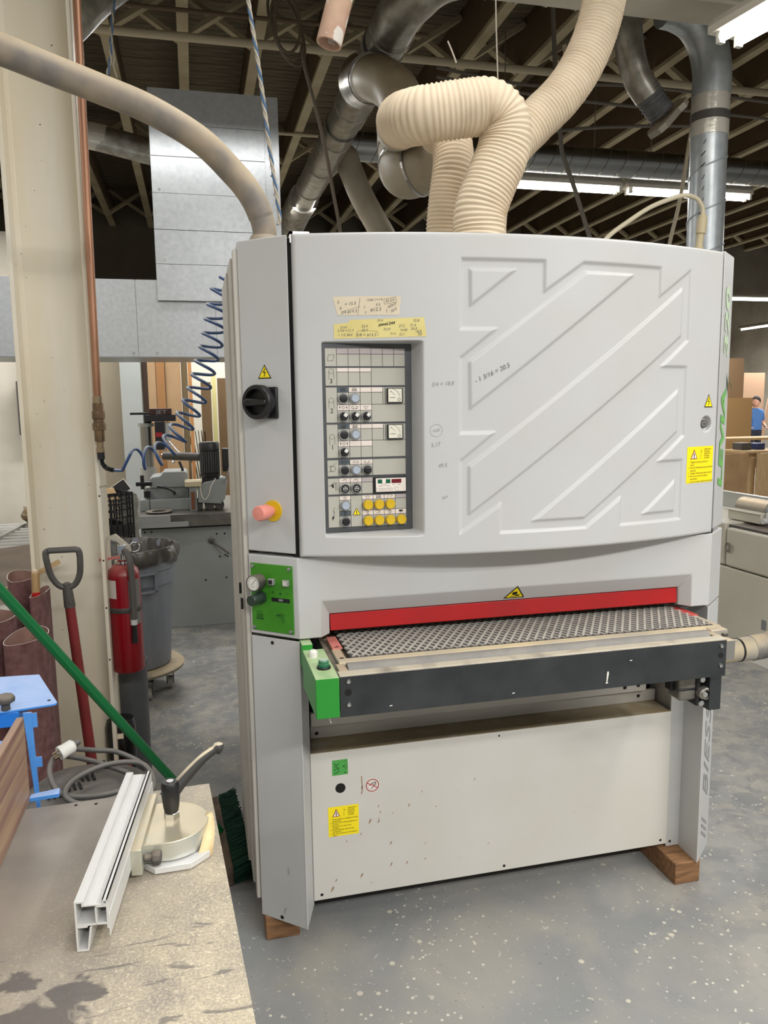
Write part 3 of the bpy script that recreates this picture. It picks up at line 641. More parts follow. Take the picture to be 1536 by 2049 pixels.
# middle section with the feed opening
XL, XR = .4205, 1.6875; AR = Vector((1.79, .09, 0)); BR = Vector((XR, 0, 0)); CR = (AR-BR).normalized(); CRN = Vector((CR.y, -CR.x, 0))
b_ = B()
def P3(x, y, z): return (x, y, z)
b_.add([P3(XL, 0, ZB), P3(XL, 0, ZM), P3(XR, 0, ZM), P3(XR, 0, ZB), P3(1.624, 0, ZB), P3(1.624, 0, 1.032), P3(.482, 0, 1.032), P3(.482, 0, ZB),
        P3(1.5995, .032, ZB), P3(1.5995, .032, .986), P3(.509, .032, .986), P3(.509, .032, ZB), P3(A.x, A.y, ZB), P3(A.x, A.y, ZM), P3(AR.x, AR.y, ZB), P3(AR.x, AR.y, ZM),
        P3(.509, .12, ZB), P3(A.x, .12, ZB), P3(1.5995, .12, ZB), P3(1.79, .12, ZB), P3(A.x, .12, ZM), P3(1.79, .12, ZM), P3(.509, .12, .986), P3(1.5995, .12, .986)],
       [(0, 7, 6, 1), (1, 6, 5, 2), (2, 5, 4, 3), (6, 10, 9, 5), (7, 11, 10, 6), (4, 5, 9, 8), (0, 1, 13, 12), (3, 14, 15, 2), (0, 12, 17, 16, 11, 7), (3, 4, 8, 18, 19, 14), (13, 1, 2, 15, 21, 20), (11, 16, 22, 10), (8, 9, 23, 18), (10, 22, 23, 9)])
mid = b_.build('middle_cover', paint, S, bev=.0025)
tri_sticker(mid, lambda off: (lambda u, v: Vector((u, .0005+(1.032-v)*.032/.046-off*.8-.0008, v-off*.5))), 1.052, .993, .066, .042, bolt='hand')
B().box(.43, 1.68, .012, .05, ZM-.001, ZM+.006).build('door_seam', gap, S)
o = B().prism([(.511, .937), (1.597, .937), (1.5975, .984), (.511, .984)], (0, .034, 0), (1, 0, 0), (0, .12, 1), (0, .006, 0))
o.v = [(x, y-.115, z) for x, y, z in o.v]
o.build('red_guard', red, S, bev=.002)
B().box(1.045, 1.049, .0285, .0295, .961, .977).build('chip_mark', white, S) if False else None
# green operating plate on the chamfer
gp = chbox(B(), .0065, .1445, .9405, 1.130, .0003, .0028).build('operating_plate', green, S, bev=.002)
for u, z in ((.0145, 1.1215), (.1345, 1.1215), (.0145, .949), (.1345, .9485)):
    c = A+CH*u+Vector((0, 0, z)); B().lathe([(.0058, .0028), (.005, .0062), (.003, .0066), (.0028, .005), (.0001, .005)], c, 14, CHN, caps=False).build('screw', steel, gp, smooth=40)
c = A+CH*.0365+Vector((0, 0, 1.080))
o = B().lathe([(.0215, .0028), (.0215, .026), (.0225, .028), (.0225, .034), (.0205, .035), (.0200, .033), (.0001, .033)], c, 32, CHN, caps=False).build('pressure_gauge', darkgrey, gp, smooth=40)
fn = lambda u, v: c+CH*u+Vector((0, 0, v))+CHN*.0334
gF = B().cyl(c+CHN*.033, c+CHN*.0333, .0195, n=32).build('dial_face', white, o)
T = B(); stroke(T, [(-.006, -.006), (.009, .011)], .0012, fn); ring(T, 0, 0, .0155, .0006, fn, 24, -.7, 3.9)
for i in range(10): a = -.7+4.6*i/9; stroke(T, [(.0135*math.cos(a), .0135*math.sin(a)), (.0165*math.cos(a), .0165*math.sin(a))], .0006, fn)
put_text(T, 'bar', .005, lambda p, q: fn(p, -.010+q)); T.build('dial_print', ink, o)
c = A+CH*.0405+Vector((0, 0, 1.036))
o = B().lathe([(.0195, .0028), (.0195, .012)], c, 6, CHN).lathe([(.0150, .012), (.0150, .050), (.0135, .052), (.0001, .052)], c, 22, CHN, caps=False).build('regulator_knob', mat('dark_green_knob', (40, 56, 46), .35), gp, smooth=40)
for u, m in ((.0800, black), (.1265, mat('pale_button', (206, 202, 192), .4))):
    c = A+CH*u+Vector((0, 0, 1.0835)); o = B().obox(c-CH*.0088-Vector((0, 0, .0088))+CHN*.0028, CH*.0176, Vector((0, 0, .0176)), CHN*.012).build('square_button', bez, gp, bev=.0015)
    B().obox(c-CH*.0055-Vector((0, 0, .0055))+CHN*.0145, CH*.011, Vector((0, 0, .011)), CHN*.0015).build('cap', m, o)
b_ = chbox(B(), .0745, .1335, 1.0275, 1.0385, .0028, .0034); o = b_.build('wheel_slot', gap, gp)
c = A+CH*.105+Vector((0, 0, 1.0305)); B().prism([(math.cos(a)*.05, math.sin(a)*.05-.046) for a in [PI/2-.5+i*.1 for i in range(11)]], c, CH, CHN, (0, 0, .006)).build('thumb_wheel', steel, gp)
T = B(); fn = cf(.0034)
stroke(T, [(.0755, 1.0535), (.0835, 1.0535)], .0012, fn); stroke(T, [(.0795, 1.0495), (.0795, 1.0575)], .0012, fn); stroke(T, [(.1225, 1.0535), (.1305, 1.0535)], .0012, fn)
poly(T, [(.0995, 1.0535), (.1075, 1.0535), (.1035, 1.0455)], fn)
for i in range(5): stroke(T, [(.0245+i*.0045, .990), (.0245+i*.0045, .9975)], .0009, fn); stroke(T, [(.0235+i*.0045, .988), (.0262+i*.0045, .988), (.0262+i*.0045, .978), (.0235+i*.0045, .978), (.0235+i*.0045, .988)], .0007, fn)
stroke(T, [(.022, .9745), (.046, .9745)], .003, fn)
poly(T, [(.086, .9895), (.0955, .992), (.0955, .987)], fn); stroke(T, [(.0945, .992), (.1005, .9945), (.1125, .9945), (.1125, .971)], .0011, fn); stroke(T, [(.1015, .991), (.1065, .991), (.1065, .971)], .0011, fn); ring(T, .1005, .988, .004, .0009, fn)
T.build('printed_symbols', mat('dark_green_print', (14, 58, 24), .6), gp)
# legs: folded sheet
def leg(p_out, p_in, back, z1, nm):
    b = B(); P = [p_out, p_in, back]
    t = .003
    for a, c_ in ((P[0], P[1]), (P[1], P[2])):
        d = (c_-a); n_ = Vector((-d.y, d.x, 0)).normalized()*t
        b.obox((a.x, a.y, ZL), d, (0, 0, z1-ZL), n_ if n_.y > 0 else -n_)
    return b.build(nm, paint, S, bev=.001)
lg = leg(A, Bc, Vector((.4545, .106, 0)), ZB-.007, 'leg_cover'); chbox(B(), .0, .001, ZL, ZL+.001, 0, .001)
lg2 = leg(AR, BR, Vector((1.691, .11, 0)), ZB-.005, 'leg_cover')
for u, z, r in ((.070, .909, .0052), (.072, .0865, .0058)): c = A+CH*u+Vector((0, 0, z)); B().cyl(c+CHN*.0005, c+CHN*.0009, r, n=18).parts('bolt_hole', gap, lg)
B().box(.434, .4545, .1035, .106, .075, .90).build('leg_flange', paint, S)
B().box(1.641, 1.691, .1035, .108, .078, .90).build('leg_flange', paint, S)
B().cyl((.443, .103, .094), (.443, .1025, .094), .0045, n=14).cyl((1.655, .103, .094), (1.655, .1025, .094), .0045, n=14).parts('bolt_hole', gap, S)
# lower front panel with a dusty top ledge
lp = B().box(.4545, 1.6405, .1, .103, .09, .553).box(.4545, 1.6405, .103, .205, .550, .553).build('lower_panel', mat('panel_paint_dusty', (206, 204, 197), .42, c2=(202, 198, 188), scale=3, bump=.12, bscale=350, dust=(150, 134, 104), dustamt=1.5), S, bev=.001)
b_ = B().cyl((.541, .0995, .437), (.541, .099, .437), .0150, n=28).cyl((.478, .0995, .107), (.478, .099, .107), .0045, n=14).cyl((1.060, .0995, .105), (1.060, .099, .105), .0045, n=14).cyl((1.617, .0995, .106), (1.617, .099, .106), .0042, n=14).cyl((1.04, .0995, .54), (1.04, .099, .54), .003, n=10)
b_.parts('bolt_hole', gap, lp)
lf = lambda off=.0006: (lambda u, v: Vector((u, .1-off, v)))
yellow_sheet(lp, lf, .5025, .5945, .287, .3805, ['*IPrima di pulire, scollegare la linea', 'pneumatica', '*GDo not work without guards on', 'machine', '*FNe pas ouvrir sans arret', 'complet', '*DKeine Arbeiten ohne Schutz', 'vornehmen', '*ENo tocar partes en movimiento', 'alguno'])
st = poly(B(), [(.5175, .4775), (.5645, .4785), (.564, .5255), (.518, .5250)], lf(.0006)).build('green_sticker', mat('green_sticker_m', (74, 160, 72), .5), lp)
T = B(); fn = lf(.0012)
for z in (.512, .503, .496, .487): stroke(T, [(.523+i*.0022, z+.003*math.sin(i*.75+z*200)) for i in range(8)], .0016, fn)
stroke(T, [(.553, .519), (.561, .519)], .0012, fn); stroke(T, [(.553, .4845), (.561, .4845)], .0012, fn); stroke(T, [(.557, .4805), (.557, .4885)], .0012, fn); poly(T, [(.548, .504), (.554, .508), (.554, .500)], fn); stroke(T, [(.557, .51), (.562, .51), (.562, .496), (.557, .496), (.557, .51)], .0007, fn)
T.build('sticker_print', mat('dark_green_ink', (20, 74, 30), .6), st)
c_ = (.6375, .433); st = poly(B(), [(c_[0]+.0225*math.cos(a*PI/16), c_[1]+.0225*math.sin(a*PI/16)) for a in range(32)], lf(.0006)).build('round_sign', stick_w, lp)
T = B(); fn = lf(.0011); ring(T, *c_, .0190, .0026, fn, 32); stroke(T, [(c_[0]-.0150, c_[1]+.0085), (c_[0]+.0160, c_[1]-.0095)], .0024, fn); T.build('red_ring', redring, st)
T = B(); fn = lf(.0009); ring(T, *c_, .014, .0007, fn, 24); stroke(T, [(c_[0]-.009, c_[1]-.001), (c_[0]-.002, c_[1]+.007), (c_[0]+.010, c_[1]+.008), (c_[0]+.008, c_[1]-.001), (c_[0]-.004, c_[1]-.010)], .0022, fn); stroke(T, [(c_[0], c_[1]+.004), (c_[0]+.006, c_[1]+.001)], .0018, fn); T.build('hand_print', ink, st)
# splashes of brown stain on the panel
T = B(); fn = lf(.0005)
for u, v, s in [(.628, .318, .0078), (.655, .3145, .006), (.75, .353, .005), (.655, .363, .004), (.66, .343, .004), (.655, .325, .003), (.70, .335, .003), (.835, .337, .003), (.79, .392, .0035), (.96, .408, .0035), (.90, .378, .002), (.692, .239, .0055), (.692, .169, .0062), (.742, .167, .005), (.60, .148, .0072), (.51, .118, .0085), (.522, .145, .005), (.556, .265, .0035), (.60, .282, .004), (.80, .171, .004), (.80, .222, .003), (.91, .155, .002), (.605, .43, .004), (1.006, .19, .003), (1.3, .25, .002), (.63, .12, .003)]:
    a = 1.0; c, s2 = math.cos(a), math.sin(a); pts = [(-1, 0), (-.3, .28), (.5, .38), (1, .22), (1.1, 0), (.7, -.3), (0, -.3)]
    poly(T, [(u+s*(p*c-q*s2), v+s*(p*s2+q*c)*1.2) for p, q in pts], fn)
stroke(T, [(.605, .465), (.607, .425), (.604, .410)], .003, fn)
T.build('stain_splash', mat('brown_stain', (160, 128, 102), .7), lp)
for u, z, ln in ((.1015, .25, .022), (.0838, .118, .016), (.088, .122, .008)): b_ = stroke(B(), [(u, z), (u-.0004, z-ln)], .0013, cf(.0036)); b_.build('scuff_mark', mat('scuff', (96, 94, 96), .7), lg)
# cross members above the panel
B().box(.47, 1.645, .2, .212, .553, .592).box(.47, 1.60, .185, .2, .596, .640).parts('cross_member', paint_d, S, bev=.002)
B().cyl((.489, .1995, .57), (.489, .199, .57), .0055, n=14).cyl((1.57, .1845, .618), (1.57, .184, .618), .0065, n=14).cyl((1.52, .1845, .615), (1.52, .184, .615), .0065, n=14).cyl((1.58, .1995, .575), (1.58, .197, .575), .005, n=14).parts('bolt_hole', gap, S)
B().cyl((1.668, .21, .52), (1.668, .21, .92), .011, n=16).build('lift_screw', steel, S)
B().box(1.645, 1.69, .25, .262, .5, .92).build('inner_shade_sheet', gap, S)  # black sheet painting the shade behind the lift screw
# right chamfered door edge and its lettering
B().prism([(XR+.006, .006), (AR.x, AR.y), (AR.x, .4), (XR+.006, .4)], (0, 0, ZM+.012), (1, 0, 0), (0, 1, 0), (0, 0, ZT-ZM-.008)).build('door_edge_cover', paint, S, bev=.004)
B().box(XR-.004, XR+.012, .014, .1, ZM, ZT-.004).build('door_seam', gap, S)
rf = lambda off=.0006: (lambda u, v: BR+CR*u+Vector((0, 0, v))+CRN*off)
T = B(); fn = rf(.0012)
mp = lambda z0, k=1: (lambda p, q: fn(.074-q, z0+p*k))
put_text(T, 'LEVIA', .078, mp(1.435, 1.55), shear=.15, bold=.035); T.build('lettering', mat('worn_green_print', (112, 178, 92), .6), S)
T = B(); put_text(T, '320', .078, mp(1.785, 1.75), shear=.1, bold=.035); T.build('lettering', mat('faded_green_print', (190, 208, 178), .6), S)
fl = B().add([fn(.10, 1.64), fn(.145, 1.60), fn(.155, 1.575), fn(.11, 1.60)], [(0, 1, 2), (0, 2, 3)])
fl.v = [(x, y-.012*i/2, z) for i, (x, y, z) in enumerate(fl.v)]; fl.build('peeling_letter', mat('peeling_green', (60, 150, 60), .5), S)
T = B(); fn = rf(.0012)
mp = lambda z0: (lambda p, q: fn(.070-q, z0+p))
put_text(T, 'BIESSE', .100, mp(.445), shear=.55, sx=1.42)
for a in range(3): poly(T, [(.104, .110+a*.024), (.104, .121+a*.024), (.036, .168+a*.024), (.036, .157+a*.024)], fn)
T.build('maker_lettering', mat('grey_print', (150, 150, 150), .6), S)

# feed table
TB = B().box(.500, 1.60, -.235, .28, .84, .895).build('feed_table', mat('table_frame_grey', (120, 118, 112), .5, dust=DUST), S)
fa = B().prism([(-.26, .8065), (-.26, .908), (-.257, .9115), (-.228, .9115), (-.228, .908), (-.2565, .908), (-.2565, .8065)], (.482, 0, 0), (0, 1, 0), (0, 0, 1), (1.0715, 0, 0)).build('front_fascia', blackpaint, TB, bev=.001)
for x, z in ((.503, .896), (.503, .838), (1.536, .893), (1.536, .838)): B().lathe([(.0062, 0), (.005, .005), (.0028, .0055), (.0026, .003), (.0001, .003)], (x, -.26, z), 14, (0, -1, 0), caps=False).build('bolt', steel, fa, smooth=40)
B().cyl((.5025, -.2604, .868), (.5025, -.261, .868), .0085, n=20).cyl((1.5365, -.2604, .866), (1.5365, -.261, .866), .0075, n=20).parts('bolt_hole', gap, fa)
T = B(); fn = lambda u, v: Vector((u, -.2612, v)); poly(T, [(1.190, .8205), (1.197, .8215), (1.1965, .824), (1.1945, .8245), (1.1965, .836), (1.1985, .848), (1.1975, .8535), (1.1935, .8535), (1.1925, .847), (1.192, .836), (1.1915, .8245), (1.1895, .8235)], fn)
for u, v in ((.608, .823), (.93, .8215), (1.262, .877)): poly(T, [(u-.004, v-.001), (u+.004, v), (u+.003, v+.0025), (u-.003, v+.0015)], fn)
T.build('paint_drip', white, fa)
T = B()
for i in range(60):
    u = random.uniform(.52, 1.52); v = random.uniform(.815, .90); a = random.uniform(-.4, 1.9); l = random.uniform(.004, .018); stroke(T, [(u, v), (u+l*math.cos(a)*.5, min(v+l*math.sin(a), .905))], .0005, lambda p, q: Vector((p, -.2606, q)))
T.build('scratches', mat('scratch_grey', (72, 78, 80), .6), fa)
B().box(.482, .496, -.256, .10, .82, .9045).build('side_plate', darkgrey, TB, bev=.001)
B().box(1.5395, 1.5535, -.256, -.2, .82, .9045).box(1.59, 1.604, -.2, .10, .84, .9045).build('side_plate', darkgrey, TB, bev=.001)
B().cyl((.513, -.195, .8965), (1.535, -.195, .8965), .0225, n=28).build('roller', mat('steel_roller', (128, 125, 120), .6, .1, c2=(142, 138, 130), scale=20), TB, smooth=40)
B().prism([(-.172, .905), (-.168, .913), (-.148, .9155), (-.142, .912), (-.15, .900)], (.498, 0, 0), (0, 1, 0), (0, 0, 1), (1.10, 0, 0)).build('steel_lip', mat('dusty_steel_lip', (170, 160, 142), .6, .1, c2=(206, 188, 152), scale=5), TB, bev=.001)
B().box(.488, .511, -.252, -.17, .895, .9105).box(1.5395, 1.560, -.25, -.17, .895, .9105).box(1.556, 1.61, -.19, -.145, .895, .914).parts('bearing_block', mat('bearing_block_m', (170, 166, 156), .45, .3, dust=DUST), TB, bev=.002)
B().box(.497, .521, -.15, -.06, .90, .9135).box(1.60, 1.618, -.15, -.03, .90, .9135).parts('bearing_block', MATS['bearing_block_m'], TB, bev=.002)
B().cyl((.510, -.142, .9135), (.510, -.142, .915), .006, n=12).build('screw', black, TB)
pinkm = mat('faded_red_label', (206, 132, 118), .55, c2=(190, 110, 100), scale=25)
o = B().box(.500, .5275, -.062, .05, .9125, .9155).build('red_scraper', pinkm, TB, bev=.001); B().prism([(-.008, 0), (.006, 0), (.002, .008)], (.513, -.052, .9157), (1, 0, 0), (0, 1, 0), (0, 0, .0004)).build('label_mark', ink, o)
B().box(1.592, 1.622, -.04, .07, .9125, .9155).build('red_scraper', mat('red_label', (190, 70, 66), .5), TB, bev=.001)
# rubber feed belt with a raised diamond tread
bx0, bx1, by0, by1, bz = .534, 1.598, -.138, .24, .9135
bl = B().box(bx0, bx1, by0, by1, bz-.012, bz).build('feed_belt', mat('belt_base_rubber', (66, 63, 60), .9), TB)
T = B(); pitch_ = .0240; hh = .0036; wd = .0062
x = bx0-(by1-by0)
def clipbar(x0, s):
    # line from (x0, by0) going +y with dx = s*dy, clipped to the belt
    pts = []
    for y in (by0, by1):
        pts.append([x0+s*(y-by0), y])
    (xa, ya), (xb, yb) = pts
    if s > 0:
        if xb < bx0 or xa > bx1: return
        if xa < bx0: ya += (bx0-xa)/s; xa = bx0
        if xb > bx1: yb -= (xb-bx1)/s; xb = bx1
    else:
        if xa < bx0 or xb > bx1: return
        if xa > bx1: ya += (xa-bx1)/-s; xa = bx1
        if xb < bx0: yb -= (bx0-xb)/-s; xb = bx0
    if yb-ya < .004: return
    zo = .0006 if s > 0 else 0; T.bar((xa, ya, bz+hh/2-.0005+zo), (xb, yb, bz+hh/2-.0005+zo), wd, hh)
sl = .62
n_ = int((bx1-bx0+2*sl*(by1-by0))/pitch_)+2
for i in range(n_):
    clipbar(bx0-sl*(by1-by0)+i*pitch_, sl); clipbar(bx0+i*pitch_, -sl)
stuff(T.build('belt_tread', rubber, bl))
# green push-button box
gb = B().box(.4225, .4795, -.27, -.04, .8115, .9115).build('green_switch_box', greenbox, S, bev=.0015)
B().box(.4225, .45, -.04, .10, .86, .925).build('box_bracket', greenbox, gb)
B().lathe([(.0115, 0), (.0115, .012), (.010, .0165), (.006, .019), (.0001, .0195)], (.4425, -.1, .9112), 24, caps=False).build('white_knob', white, gb, smooth=60)
o = B().lathe([(.0175, 0), (.0175, .004), (.0165, .006), (.0145, .006)], (.4545, -.195, .9112), 28, caps=False).build('push_button', black, gb, smooth=40)
B().lathe([(.0145, .005), (.0142, .013), (.0130, .013), (.0126, .021), (.0115, .023), (.0001, .023)], (.4545, -.195, .9112), 28, caps=False).build('cap', mat('dusty_green_cap', (28, 104, 70), .4, dust=(170, 190, 170), dustamt=1.4), o, smooth=40)
B().tube([(.455, -.23, .812), (.458, -.232, .80), (.463, -.236, .785)], [.004, .0025, .001], 8).build('cable_tie', stick_w, gb)
# pneumatic cylinder and bracket at the right of the table
pc = B().box(1.462, 1.522, -.19, -.135, .715, .800).build('pneumatic_cylinder', mat('grimy_aluminium', (150, 146, 136), .4, .6, c2=(110, 106, 98), scale=20), TB, bev=.006)
B().box(1.448, 1.466, -.17, -.14, .74, .80).box(1.455, 1.515, -.1925, -.188, .745, .752).build('cylinder_cap', black, pc, bev=.002)
B().box(1.512, 1.528, -.196, -.13, .698, .79).build('end_block', black, pc, bev=.004)
for x, z in ((1.525, .778), (1.524, .709)): B().cyl((x, -.196, z), (x, -.205, z), .008, n=14).build('bolt', steel, pc)
B().cyl((1.528, -.212, .738), (1.528, -.19, .738), .016, n=20).box(1.528, 1.55, -.212, -.19, .72, .756).build('clevis', MATS['grimy_aluminium'], pc, bev=.003)
B().cyl((1.527, -.216, .738), (1.527, -.212, .738), .008, n=14).build('clevis_pin', steel, pc)
B().box(1.540, 1.578, -.215, -.17, .690, .812).build('bracket', blackpaint, TB, bev=.002)
B().cyl((1.578, -.17, .715), (1.600, -.17, .715), .0145, n=18).build('cam_roller', MATS['grimy_aluminium'], TB, smooth=40)

# wood blocks under the machine
b_ = B().box(.308, .4075, .0845, .62, 0, .0742).build('wood_block', wood, bev=.003, base=(.36, .3, 0)); props(b_, 'short brown wood block under the left front leg of the white machine', 'block')
b_ = B().box(1.6155, 1.706, .0106, .62, 0, .0742).build('wood_block', wood, bev=.003, base=(1.66, .3, 0)); props(b_, 'long dark wood block under the right front leg of the white machine', 'block')

# ============================================================ FOREGROUND TABLE, GAUGE
def table_mat():
    m = mat('dusty_saw_table', (118, 112, 106), .45); nt = m.node_tree; N = nt.nodes; L = nt.links; b = N['Principled BSDF']
    tc = N.new('ShaderNodeNewGeometry'); src = tc.outputs['Position']
    def noise(sc, det=5, dist=0, stretch=None):
        n = N.new('ShaderNodeTexNoise'); n.inputs['Scale'].default_value = sc; n.inputs['Detail'].default_value = det; n.inputs['Distortion'].default_value = dist
        if stretch: mp = N.new('ShaderNodeMapping'); mp.inputs['Scale'].default_value = stretch; mp.inputs['Rotation'].default_value = (0, 0, .5); L.new(src, mp.inputs[0]); L.new(mp.outputs[0], n.inputs['Vector'])
        else: L.new(src, n.inputs['Vector'])
        return n.outputs[0]
    def math_(op, a, c=None, cl=False):
        r = N.new('ShaderNodeMath'); r.operation = op; r.use_clamp = cl
        for i, v in enumerate((a, c)):
            if v is None: continue
            if hasattr(v, 'node'): L.new(v, r.inputs[i])
            else: r.inputs[i].default_value = v
        return r.outputs[0]
    def ramp(f, lo, hi):
        r = N.new('ShaderNodeMapRange'); r.inputs['From Min'].default_value = lo; r.inputs['From Max'].default_value = hi; L.new(f, r.inputs[0]); return r.outputs[0]
    def mix(f, a, c):
        mx = N.new('ShaderNodeMix'); mx.data_type = 'RGBA'; L.new(f, mx.inputs[0])
        for k, v in ((6, a), (7, c)):
            if hasattr(v, 'node'): L.new(v, mx.inputs[k])
            else: mx.inputs[k].default_value = v
        return mx.outputs[2]
    sp = N.new('ShaderNodeSeparateXYZ'); L.new(src, sp.inputs[0]); x, y = sp.outputs[0], sp.outputs[1]
    def spot(cx_, cy_, r, soft, wob=.03):
        dx = math_('SUBTRACT', x, cx_); dy_ = math_('SUBTRACT', y, cy_); d = math_('SQRT', math_('ADD', math_('MULTIPLY', dx, dx), math_('MULTIPLY', dy_, dy_)))
        d = math_('ADD', d, math_('MULTIPLY', math_('SUBTRACT', noise(22, 4, 1), .5), wob*4)); return math_('SUBTRACT', 1.0, ramp(d, r-soft, r+soft), True)
    base = mix(ramp(noise(9, 6), .35, .65), lin((134, 128, 121)), lin((154, 146, 137)))
    # loose wood dust, thicker towards the right front
    g = ramp(math_('ADD', x, math_('MULTIPLY', y, -.35)), .20, .52)
    fine = ramp(noise(320, 6, .3), .40, .62); cloud = ramp(noise(7, 8, .8), .3, .7)
    d = math_('MULTIPLY', math_('MULTIPLY', math_('ADD', math_('MULTIPLY', cloud, .75), math_('MULTIPLY', fine, .5)), g), 1.05, True)
    c = mix(d, base, lin((204, 192, 166)))
    c = mix(math_('MULTIPLY', math_('MULTIPLY', ramp(noise(210, 5), .58, .66), g), .6), c, lin((228, 216, 190)))
    dark = math_('MAXIMUM', spot(-.035, -1.17, .055, .006), math_('MAXIMUM', spot(.0, -1.12, .028, .004), spot(-.07, -1.08, .02, .004)))
    c = mix(math_('MULTIPLY', dark, .8), c, lin((88, 84, 84)))
    st = math_('MULTIPLY', ramp(noise(6, 5, 2.0, (1, 5, 1)), .60, .64), ramp(math_('MULTIPLY', y, -1.0), .98, 1.03)); c = mix(math_('MULTIPLY', st, .7), c, lin((104, 100, 98)))
    L.new(c, b.inputs['Base Color']); L.new(mix(d, (.38, .38, .38, 1), (.85, .85, .85, 1)), b.inputs['Roughness'])
    bp = N.new('ShaderNodeBump'); bp.inputs['Strength'].default_value = .35; bp.inputs['Distance'].default_value = .0015; L.new(d, bp.inputs['Height']); L.new(bp.outputs[0], b.inputs['Normal'])
    b.inputs['Metallic'].default_value = .15
    return m
tz = .86
Q = [(-.151, -.633), (.168, -.621), (.262, -1.62), (-.45, -1.62), (-.143, -.817)]
Q = [(-.151, -.633), (.168, -.621), (.235, -1.60), (-.30, -1.60)]
tt = thing('saw_table', 'dusty grey saw table top strewn with sawdust in the left foreground', 'table', (0, -1.1, 0))
tt0 = B().prism(Q, (0, 0, tz-.006), (1, 0, 0), (0, 1, 0), (0, 0, .006)).build('table_top', table_mat(), tt, bev=.0008)
B().prism([(-.14, -.645), (.158, -.634), (.222, -1.58), (-.28, -1.58)], (0, 0, tz-.045), (1, 0, 0), (0, 1, 0), (0, 0, .039)).build('apron', greym, tt)
for x, y in ((-.12, -.68), (.14, -.68), (.19, -1.52), (-.26, -1.52)): B().box(x-.02, x+.02, y-.02, y+.02, 0, tz-.045).build('leg', greym, tt)
for x, y in ((-.078, -.640), (-.112, -.6355), (.0335, -.633)): B().cyl((x+.05, y-.006, tz), (x+.05, y-.006, tz+.0004), .003, n=12).build('screw_hole', gap, tt)
# mitre gauge
mg = thing('mitre_gauge', 'zinc plated mitre gauge head with a dusty black clamp lever on the saw table', 'gauge', (.11, -.83, tz))
c = Vector((.103, -.822, 0)); R_h = .052
c2_ = [(c.x+.062*math.cos(a), c.y+.062*math.sin(a)) for a in [(-88+i*7.2)*PI/180 for i in range(20)]]
fx_dir = Vector((.034, .36, 0)).normalized(); nxd = Vector((fx_dir.y, -fx_dir.x, 0))
arc = [(c+nxd*(.062*math.cos(a)-.0)+fx_dir*.062*math.sin(a)) for a in [(-80+i*8)*PI/180 for i in range(21)]]
B().prism([(p.x, p.y) for p in arc]+[((c-nxd*.03+fx_dir*.062).x, (c-nxd*.03+fx_dir*.062).y), ((c-nxd*.03-fx_dir*.062).x, (c-nxd*.03-fx_dir*.062).y)], (0, 0, tz+.014), (1, 0, 0), (0, 1, 0), (0, 0, .030)).build('protractor_head', zinc, mg, bev=.001)
B().prism([((c+nxd*p+fx_dir*q).x, (c+nxd*p+fx_dir*q).y) for p, q in [(-.03, -.058), (-.012, -.074), (.040, -.068), (.066, -.04), (.05, .05), (-.03, .05)]], (0, 0, tz+.002), (1, 0, 0), (0, 1, 0), (0, 0, .010)).build('base_plate', alu, mg, bev=.001)
br = B().obox(c-nxd*.044-fx_dir*.085+Vector((0, 0, tz+.010)), nxd*.016, fx_dir*.17, (0, 0, .040)).build('fence_bracket', zinc, mg, bev=.001)
for s_ in (-1, 1):
    p = c-nxd*.027+fx_dir*(.068*s_)+Vector((0, 0, tz+.026)); B().cyl(p, p+nxd*.012, .006, n=14).lathe([(.010, .012), (.0115, .015), (.0115, .022), (.009, .0245), (.0001, .0245)], p, 8, nxd, caps=False).build('clamp_knob', darkgrey, mg, bev=.001)
hz = tz+.044; hc = c+nxd*.004+fx_dir*.012
B().lathe([(.0125, 0), (.0125, .010), (.010, .012)], (hc.x, hc.y, hz), 6).build('hex_nut', steel, mg)
lv = B().lathe([(.0105, .010), (.0125, .020), (.0145, .040), (.0145, .056), (.012, .061), (.0001, .061)], (hc.x, hc.y, hz), 24, caps=False).build('clamp_hub', black, mg, smooth=50)
B().cyl((hc.x, hc.y, hz+.0605), (hc.x, hc.y, hz+.0625), .0055, n=16).build('hub_screw', steel, lv)
h0 = Vector((hc.x, hc.y, hz+.038)); hd = Vector((.42, .9, 0)).normalized()
hd = Vector((.077, .030, 0)).normalized()
P = spline([h0, h0+hd*.022+Vector((0, 0, .020)), h0+hd*.055+Vector((0, 0, .045)), h0+hd*.080+Vector((0, 0, .056)), h0+hd*.086+Vector((0, 0, .054))], 6)
B().tube(P, [.0115-.0045*min(1, i/len(P)*1.6)+(.0025 if i > len(P)-8 else 0) for i in range(len(P))], 14).build('clamp_lever', mat('dusty_black_lever', (44, 42, 40), .6, dust=(206, 194, 168), dustamt=.9, dlo=.66), mg, smooth=60)
# aluminium fence extrusion: profile in (across, up)
e0 = Vector((.0135, -1.042, tz)); e1 = Vector((.049, -.687, tz)); ed = e1-e0; en = Vector((ed.y, -ed.x, 0)).normalized()
def rect(u0, u1, v0, v1): return [(u0, v0), (u1, v0), (u1, v1), (u0, v1)]
b_ = B(); W = .0025
for r in [rect(-.019, -.0165, .003, .070), rect(-.0165, -.010, .0675, .070), rect(-.010, -.0075, .0625, .070), rect(-.0075, .008, .0625, .065), rect(.006, .0085, .036, .0640), rect(.0060, .0205, .0600, .0642), rect(.0150, .0225, .0675, .070), rect(.0150, .0172, .0625, .070),
          rect(.0200, .0225, .036, .070), rect(-.0165, .0225, .036, .0385), rect(-.019, -.004, .001, .0035), rect(-.0165, -.004, .0335, .036), rect(.0200, .0225, .030, .036)]:
    b_.prism(r, e0, en, (0, 0, 1), ed)
b_.prism([(-.006, .003), (-.0035, .003), (.0010, .0340), (-.0015, .0340)], e0, en, (0, 0, 1), ed)
